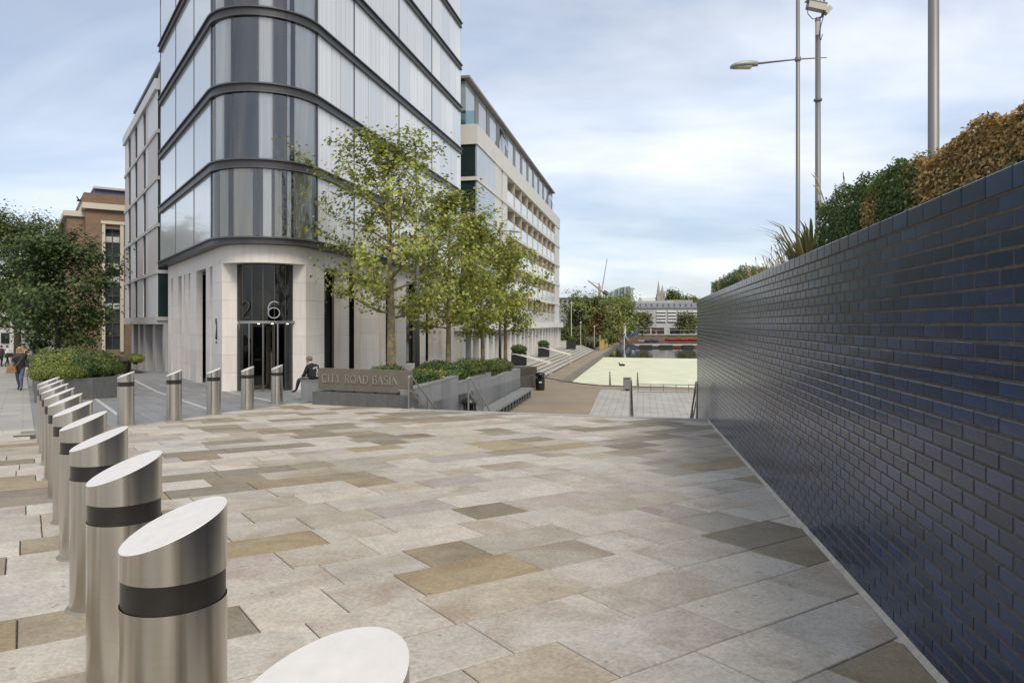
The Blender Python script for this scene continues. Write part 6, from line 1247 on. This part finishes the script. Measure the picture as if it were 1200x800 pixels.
hd_ = shrub('tall clipped hedge closing the far end of the terrace', (P(662, 379, 100).x, 104, ZT), (3.2, 1.0, 1.25), MID, 4500, 0.3, 'hedge', None, True, 0, 'tall_hedge')
tw_ = thing('terrace_wall', 'pale low concrete wall at the far end of the terrace', 'wall'); MB().abox(P(651, 379, 96).x, P(667, 379, 96).x, 96, 96.4, ZT - 0.1, ZT + 0.75).build('wall', CONC, tw_); MB().abox(P(651, 379, 96).x, P(667, 379, 96).x, 95.95, 96.45, ZT + 0.751, ZT + 0.82).build('coping', CONC, tw_)
for (px, d, r_, pal, lb) in ((690, 108, (2.6, 1.6, 0.75), ([(0.20, 0.20, 0.12), (0.14, 0.15, 0.07)], [1, 1]), 'grey green mounded shrubs beside the towpath'), (708, 116, (2.2, 2, 1.2), MID, 'dark green bush beside the boat hut'), (682, 112, (1.6, 1.6, 1.1), DARK, 'dark bush at the foot of the basin trees')):
    shrub(lb, (P(px, 379, d).x, d, -1.9), r_, pal, 2500, 0.28, group='bushes by the towpath')
for (px, d, h, lb) in ((669.5, 90, 5.6, 'tall thin pale lamp post on the terrace'), (680.5, 100, 3.2, 'short lamp post among the towpath bushes'), (696.5, 104, 2.6, 'short post beside the reddish young tree')):
    t_ = thing('thin_post', lb, 'lamp post', group='posts along the terrace'); t_.location = (P(px, 379, d).x, d, ZT if d < 95 else ZT - 0.05); MB().tube([(0, 0, -0.3), (0, 0, h)], [0.06, 0.045], 8).build('column', mat('pale_post', (0.45, 0.44, 0.40), 0.5), t_); MB().lathe((0, 0, h - 0.05), [(0.05, 0), (0.14, 0.12), (0.12, 0.25), (0.03, 0.3)], 10).build('lamp', mat('pale_post', (0.45, 0.44, 0.4), 0.5), t_)
# yellow fence on the towpath
yf = thing('yellow_fence', 'yellow panel fence along the towpath edge', 'fence'); YEL = mat('yellow_paint', (0.48, 0.33, 0.07), 0.6, var=0.15, scale=1); A_ = L(703, 411, ZL).xy; B_ = L(722, 401.5, ZL).xy; dw = (B_ - A_).normalized(); ln = (B_ - A_).length
for i in range(8): MB().box(A_, dw, ln * i / 8 + 0.05, ln * (i + 1) / 8 - 0.05, Vector((dw.y, -dw.x)), -0.04, 0, ZL + 0.1, ZL + 1.35).build('panel', YEL, yf)
for i in range(9): q = A_ + dw * (ln * i / 8); MB().tube([(q.x, q.y, ZL - 0.2), (q.x, q.y, ZL + (2.2 if i == 0 else 1.45))], 0.07, 6).build('post', YEL, yf)
# boat huts and moorings
hut = thing('boat_hut', 'rust red boat hut beside the basin at the end of the towpath', 'hut'); d = 148; RUST = mat('rust_boards', (0.13, 0.05, 0.035), 0.8, var=0.25, scale=2)
blk(hut, 'wall', 709, 727, 389.5, -2.6, d, 6, RUST); x0, x1 = (706 - CX) * d / F, (729 - CX) * d / F; zr = HC - (389.5 - HY) * d / F
obj('roof', [(x0, d - .6, zr), (x1, d - .6, zr), (x1, d + 6.5, zr), (x0, d + 6.5, zr), (x0, d + 3, zr + 1.1), (x1, d + 3, zr + 1.1)], [(0, 1, 5, 4), (2, 3, 4, 5), (1, 2, 5), (3, 0, 4), (3, 2, 1, 0)], mat('dull_red_roof', (0.10, 0.045, 0.04), 0.8), hut)
for q in (712, 718, 723): xx = (q - CX) * d / F; MB().abox(xx, xx + 0.6, d - 0.05, d + 0.1, zr - 1.6, zr - 0.6).build('window', mat('hut_window', (0.4, 0.38, 0.34), 0.3), hut)
bh = thing('blue_shed', 'dark blue container shed with a white disc on the far bank', 'shed'); d = 165; blk(bh, 'wall', 736, 748, 384, -1.4, d, 4, mat('blue_paint', (0.035, 0.06, 0.14), 0.6, var=0.1)); blk(bh, 'roof', 735, 749, 383.2, HC - (384 - HY) * d / F, d - 0.3, 4.6, mat('blue_roof', (0.06, 0.09, 0.17), 0.6))
b_ = MB().lathe((0, 0, 0), [(0.35, 0), (0.35, 0.05)], 16); b_.v = [((742 - CX) * d / F + x_, d - 0.06 + z_ - 0.02, -0.2 + y_) for x_, y_, z_ in b_.v]; b_.build('disc', WHT, bh)
fm = thing('flag_mast', 'white mast standing by the boat hut', 'mast'); d = 135; fm.location = ((731.5 - CX) * d / F, d, -2.6); MB().tube([(0, 0, 0), (0, 0, 4.3)], [0.11, 0.06], 8).build('pole', WHT, fm); MB().box((0, 0), Vector((1, 0)), 0.06, 0.35, Vector((0, 1)), -0.02, 0.02, 1.9, 3.9).build('furled_flag', WHT, fm)
gp = thing('gangway', 'pale sloping gangway rail down to the pontoon', 'gangway'); a_, c_ = P(728, 388.5, 140), P(737, 399, 140); MB().tube([a_, c_], 0.16, 6).build('rail', mat('gangway_pale', (0.42, 0.40, 0.37), 0.6), gp); MB().tube([a_ + Vector((0, 1.4, 0)), c_ + Vector((0, 1.4, 0))], 0.16, 6).build('rail', mat('gangway_pale', (0.42, 0.4, 0.37), 0.6), gp); MB().add([a_ + Vector((0, 0, -0.5)), c_ + Vector((0, 0, -0.5)), c_ + Vector((0, 1.4, -0.5)), a_ + Vector((0, 1.4, -0.5)), a_ + Vector((0, 0, -0.6)), c_ + Vector((0, 0, -0.6)), c_ + Vector((0, 1.4, -0.6)), a_ + Vector((0, 1.4, -0.6))], [(0, 1, 2, 3), (7, 6, 5, 4), (0, 4, 5, 1), (2, 6, 7, 3)]).build('deck', mat('gangway_deck', (0.2, 0.18, 0.15), 0.8), gp)
pn = thing('pontoon', 'low grey floating pontoon with black float blocks in the basin', 'pontoon'); d = 122; x0, x1 = (744 - CX) * d / F, (826 - CX) * d / F
for i in range(8): MB().abox(x0 + (x1 - x0) * i / 8 + 0.02, x0 + (x1 - x0) * (i + 1) / 8 - 0.02, d, d + 4, ZW + 0.35, ZW + 0.5).build('deck_section', mat('pontoon_deck', (0.42, 0.40, 0.36), 0.7, var=0.1), pn)
for q0, q1 in ((750, 764), (773, 788), (800, 812)): MB().abox((q0 - CX) * d / F, (q1 - CX) * d / F, d - 0.2, d + 1.2, ZW - 0.2, ZW + 0.48).build('float_block', BLACK, pn)
def boat(label, px0, px1, py, d, col, h=0.5, group='boats moored in the basin', name='small_boat', cabin=False):
    t_ = thing(name, label, 'boat', group=group); x0, x1 = (px0 - CX) * d / F, (px1 - CX) * d / F; L_ = x1 - x0; wd = min(1.6, L_ * 0.28); z0 = HC - (py - HY) * d / F; t_.location = ((x0 + x1) / 2, d, z0); V = []; n = 9
    for i in range(n):
        f = -1 + 2 * i / (n - 1); ww = wd / 2 * (1 - abs(f) ** 2.6) + 0.02; up_ = h * (1 + 0.35 * f * f); V += [(f * L_ / 2, -ww, up_), (f * L_ / 2 * 0.93, -ww * 0.5, 0), (f * L_ / 2 * 0.93, ww * 0.5, 0), (f * L_ / 2, ww, up_)]
    Fq = [(4 * i + j, 4 * i + 4 + j, 4 * i + 5 + j, 4 * i + 1 + j) for i in range(n - 1) for j in range(3)]
    obj('hull', V, Fq, mat('hull_' + name + label[:9], col, 0.35, 0, var=0.08), t_, True)
    obj('deck', [(x_, y_ * 0.92, z_ - 0.06) for k_ in range(n) for (x_, y_, z_) in (V[4 * k_], V[4 * k_ + 3])], [(2 * i, 2 * i + 2, 2 * i + 3, 2 * i + 1) for i in range(n - 1)], mat('boat_inside', (0.3, 0.28, 0.25), 0.7), t_)
    for f in (-0.3, 0.25): MB().abox(f * L_ - 0.12, f * L_ + 0.12, -wd * 0.4, wd * 0.4, h * 0.75, h * 0.85).build('thwart', mat('thwart', (0.35, 0.25, 0.15), 0.7), t_)
    if cabin: MB().abox(-L_ * 0.15, L_ * 0.25, -wd * 0.32, wd * 0.32, h * 0.9, h * 0.9 + 0.7).build('cabin', WHT, t_)
boat('dark blue rowing boat moored behind the pontoon', 755, 763, 401.5, 138, (0.04, 0.08, 0.17)); boat('slate blue rowing boat beside the dark blue one', 763, 772, 401.2, 141, (0.05, 0.11, 0.2)); boat('small cream boat moored beside the blue rowing boats', 748, 756, 401.5, 139, (0.55, 0.5, 0.38), cabin=False)
for i, (a, c_, col, lb) in enumerate(((779, 795, (0.5, 0.04, 0.02), 'long red canoe next to the blue rowing boats'), (792, 808, (0.52, 0.05, 0.02), 'long red canoe in the middle of the canoe line'), (806, 822, (0.5, 0.04, 0.02), 'long red canoe nearest the blue brick wall'), (796, 812, (0.55, 0.14, 0.04), 'orange canoe lying behind the red ones'))): boat(lb, a, c_, 399.8 - (0.9 if i == 3 else 0), 150 + (3 if i == 3 else 0), col, 0.45, 'canoes on the far moorings', 'canoe')
# far quay wall and walkway
fq = thing('far_quay_wall', 'brown brick quay wall with a walkway rail across the end of the basin', 'wall'); d = 174
for i in range(12): MB().abox(8 + i * 6 + 0.02, 14 + i * 6 - 0.02, d, d + 0.6, ZW - 0.5, -1.15).build('wall_panel', mat('quay_brick', (0.16, 0.11, 0.08), 0.9, var=0.2, scale=1, rand=0.15), fq)
MB().abox(8, 80, d - 0.2, d + 1.2, -1.149, -0.95).build('coping', CONC, fq); MB().tube([(8, d, 0.0), (80, d, 0.0)], 0.06, 6).build('rail', GPOST, fq)
for i in range(25): MB().tube([(8 + i * 3, d, -1), (8 + i * 3, d, 0)], 0.05, 6).build('rail_post', GPOST, fq)
for i, (a, c_, py, col, lb) in enumerate(((751, 762, 384, (0.30, 0.17, 0.10), 'low pinkish brick lock building on the far bank'), (768, 778, 384.5, (0.28, 0.14, 0.09), 'low red brick store on the far bank'), (790, 800, 385, (0.05, 0.05, 0.055), 'dark low shed on the far bank'))):
    t_ = thing('low_building', lb, 'shed', group='low sheds on the far bank'); blk(t_, 'wall', a, c_, py, -1.4, 184, 5, mat('shed%d' % i, col, 0.9, var=0.2, scale=1)); blk(t_, 'roof', a - 0.6, c_ + 0.6, py - 0.8, HC - (py - HY) * 184 / F, 183.6, 6, mat('shed_roof', (0.2, 0.17, 0.15), 0.9))
    for q in (0.25, 0.65): xx = (a + (c_ - a) * q - CX) * 184 / F; MB().abox(xx, xx + 0.8, 183.85, 184.1, -1.3, 0.5).build('door', DGLASS, t_)
# white banded building across the basin
wb = thing('banded_building', 'long white and grey building with window bands across the basin', 'building'); d = 196; WB = mat('banded_wall', (0.40, 0.39, 0.365), 0.8, var=0.1, scale=0.4); WPn = mat('banded_white', (0.60, 0.60, 0.59), 0.7, var=0.06, scale=0.5); GRY = mat('mansard_grey', (0.16, 0.16, 0.17), 0.6, var=0.15, scale=0.6)
def zq(py, d): return HC - (py - HY) * d / F
blk(wb, 'wall', 742, 850, 361, -1.5, d, 12, WB)
x0, x1 = (743 - CX) * d / F, (850 - CX) * d / F; za2, zb2 = zq(361, d), zq(354.5, d)
obj('mansard_roof', [(x0, d - 0.4, za2), (x1, d - 0.4, za2), (x1, d + 1.6, zb2), (x0, d + 1.6, zb2), (x0, d + 12, zb2), (x1, d + 12, zb2), (x1, d + 12, za2), (x0, d + 12, za2)], [(0, 1, 2, 3), (3, 2, 5, 4), (4, 5, 6, 7), (0, 3, 4, 7), (1, 6, 5, 2), (0, 7, 6, 1)], GRY, wb)
for i in range(16): xx = x0 + (i + 0.5) * (x1 - x0) / 16; MB().abox(xx - 0.5, xx + 0.5, d - 0.1, d + 1.2, za2 + 0.25, zb2 - 0.25).build('dormer', mat('dormer_glass', (0.25, 0.26, 0.28), 0.2), wb)
for (a, c_) in ((769, 780), (782.5, 792), (794.5, 804), (806, 818), (745, 756)):
    for r_ in range(4):
        y0 = 364 + r_ * 3.6; MB().abox((a - CX) * d / F, (c_ - CX) * d / F, d - 0.35, d + 0.1, zq(y0 + 2.0, d), zq(y0, d)).build('spandrel', WPn, wb)
        n = 4
        for q in range(n): xa, xb = a + (c_ - a) * q / n + 0.25, a + (c_ - a) * (q + 1) / n - 0.25; MB().abox((xa - CX) * d / F, (xb - CX) * d / F, d - 0.12, d + 0.1, zq(y0 + 3.4, d), zq(y0 + 2.1, d)).build('window', DGLASS, wb)
rv = thing('roof_terrace_building', 'pale stepped rooftops rising behind the banded building', 'building'); d = 240; blk(rv, 'wall', 735, 790, 352.5, -2, d, 10, WB); blk(rv, 'roof_block', 752, 768, 349, zq(352.5, d), d + 2, 6, WPn); blk(rv, 'roof_block', 782, 812, 351.5, zq(352.5, d) - 1, d + 1, 6, mat('greenish_roof', (0.28, 0.30, 0.25), 0.7)); 
tree('round tree crown rising above the far rooftops', (P(789, 379, 262).x, 262, 5.2), 7.2, 4.0, 1.0, 0.3, 3500, 0.7, MID, 57, shape='round', nprim=22, twig=1.0); tree('low line of tree crowns behind the far rooftops', (P(811, 379, 265).x, 265, 4.0), 5.8, 4.5, 0.8, 0.3, 3000, 0.7, OLIVE, 58, shape='round', nprim=22, twig=1.0)
hill = thing('church', 'stone church with two tall pointed spires on the skyline', 'church'); d = 420; CH = mat('church_stone_hazed', (0.31, 0.285, 0.25), 0.9, var=0.15, scale=0.3)  # stone lightened: distance haze put into the colour
blk(hill, 'nave', 767, 782, 348.5, -3, d, 20, CH)
for px, top, wd in ((771.6, 328, 1.9), (776.2, 333, 1.9)):
    x = (px - CX) * d / F; zt_, zs = zq(top, d), zq(345, d); tw2 = MB().abox(x - wd * 0.62, x + wd * 0.62, d - 1, d + 1.2, -3, zs).build('tower', CH, hill)
    n = 8; v = [(x + wd * 0.62 * math.cos(2 * math.pi * j / n), d + wd * 0.62 * math.sin(2 * math.pi * j / n), zs) for j in range(n)] + [(x, d, zt_)]; obj('spire', v, [(j, (j + 1) % n, n) for j in range(n)], CH, hill)
    for sx in (-1, 1): MB().tube([(x + sx * wd * 0.55, d - 0.9, zs), (x + sx * wd * 0.55, d - 0.9, zs + 2.5)], [0.3, 0.02], 5).build('pinnacle', CH, tw2)
gt = thing('glass_tower', 'curved green glass tower behind the basin trees', 'building'); d = 320; GTG = mat('tower_green', (0.16, 0.22, 0.21), 0.12, 0, var=0.2, scale=0.4); 
for i in range(7):
    a, c_ = 717 + i * 3.6, 717 + (i + 1) * 3.6; top = 341.5 - 6 * math.sin(min(1, i / 5) * 1.57) + (1.5 if i == 6 else 0); blk(gt, 'glass_bay', a + 0.15, c_ - 0.15, top, -3, d + 3 * math.cos(i * 0.5), 14, GTG if i % 2 else mat('tower_pale', (0.34, 0.37, 0.35), 0.3, var=0.1)); 
for q in (738.5, 741): blk(gt, 'white_fin', q, q + 0.9, 338.5, -3, d - 0.8, 10, WPn)
for y0 in (341, 345, 349): blk(gt, 'floor_line', 728, 742, y0, zq(y0 + 0.6, d), d - 0.5, 2, WPn)
gr2 = thing('roof_range', 'long grey flat roofed block behind the towpath trees', 'building'); d = 230; blk(gr2, 'wall', 640, 716, 349.5, -3, d, 10, mat('far_grey_wall', (0.30, 0.30, 0.295), 0.8, var=0.15, scale=0.3))
for q in range(10): blk(gr2, 'window', 655 + q * 6, 658 + q * 6, 351.5, zq(354, d), d - 0.3, 1, DGLASS)
blk(gr2, 'parapet', 639, 717, 348.6, zq(349.5, d) + 0.01, d - 0.4, 11, GRY)
crn = thing('tower_crane', 'luffing tower crane with a red mast above the far roofs', 'crane'); d = 360; RED = mat('crane_red_hazed', (0.46, 0.32, 0.27), 0.6); PAL = mat('crane_pale', (0.45, 0.44, 0.42), 0.6)  # mast and jib red faded pale, haze painted into it
MB().tube([P(702.5, 352, d), P(702.5, 335, d)], 0.7, 4).build('mast', RED, crn); MB().tube([P(711, 345.5, d), P(689, 328.5, d)], [0.55, 0.3], 4).build('jib', RED, crn); MB().tube([P(705, 342, d), P(711.5, 303, d)], [0.35, 0.2], 4).build('second_jib', PAL, crn); MB().tube([P(707, 342, d), P(712.5, 345, d)], 1.3, 6).build('counterweight', mat('crane_dark', (0.08, 0.08, 0.09), 0.7), crn); MB().tube([P(702.5, 335, d), P(701.8, 331.5, d)], 0.4, 4).build('apex', PAL, crn)
MB().tube([P(702, 333, d), P(692, 330.6, d)], 0.12, 4).build('stay', PAL, crn)
# bird near the brick building
bd_ = thing('bird', 'small dark bird flying near the cornice of the brick building', 'bird'); c = P(92.5, 235, 45); b = MB().sphere(c, (0.16, 0.06, 0.06), 10, 6); b.build('body', BLK, bd_, True); MB().add([c + Vector((-0.05, 0, 0.03)), c + Vector((0.06, 0, 0.03)), c + Vector((0.1, -0.35, 0.2)), c + Vector((0.0, -0.3, 0.2))], [(0, 1, 2, 3), (3, 2, 1, 0)]).build('wing', BLK, bd_); MB().add([c + Vector((-0.05, 0, 0.03)), c + Vector((0.06, 0, 0.03)), c + Vector((0.1, 0.35, 0.2)), c + Vector((0.0, 0.3, 0.2))], [(0, 1, 2, 3), (3, 2, 1, 0)]).build('wing', BLK, bd_)

# duck on the duckweed
c = L(729, 428.6, ZW + 0.01); dk_ = thing('duck', 'small dark duck swimming across the duckweed', 'duck'); MB().sphere(c + Vector((0, 0, 0.08)), (0.3, 0.16, 0.13), 12, 8).build('body', BLK, dk_, True)
MB().tube([c + Vector((-0.2, 0, 0.12)), c + Vector((-0.28, 0, 0.26)), c + Vector((-0.33, 0, 0.30))], [0.06, 0.05, 0.06], 8).build('neck', BLK, dk_, True); MB().tube([c + Vector((-0.36, 0, 0.30)), c + Vector((-0.47, 0, 0.28))], [0.03, 0.012], 6).build('beak', mat('beak', (0.4, 0.3, 0.05), 0.5), dk_)
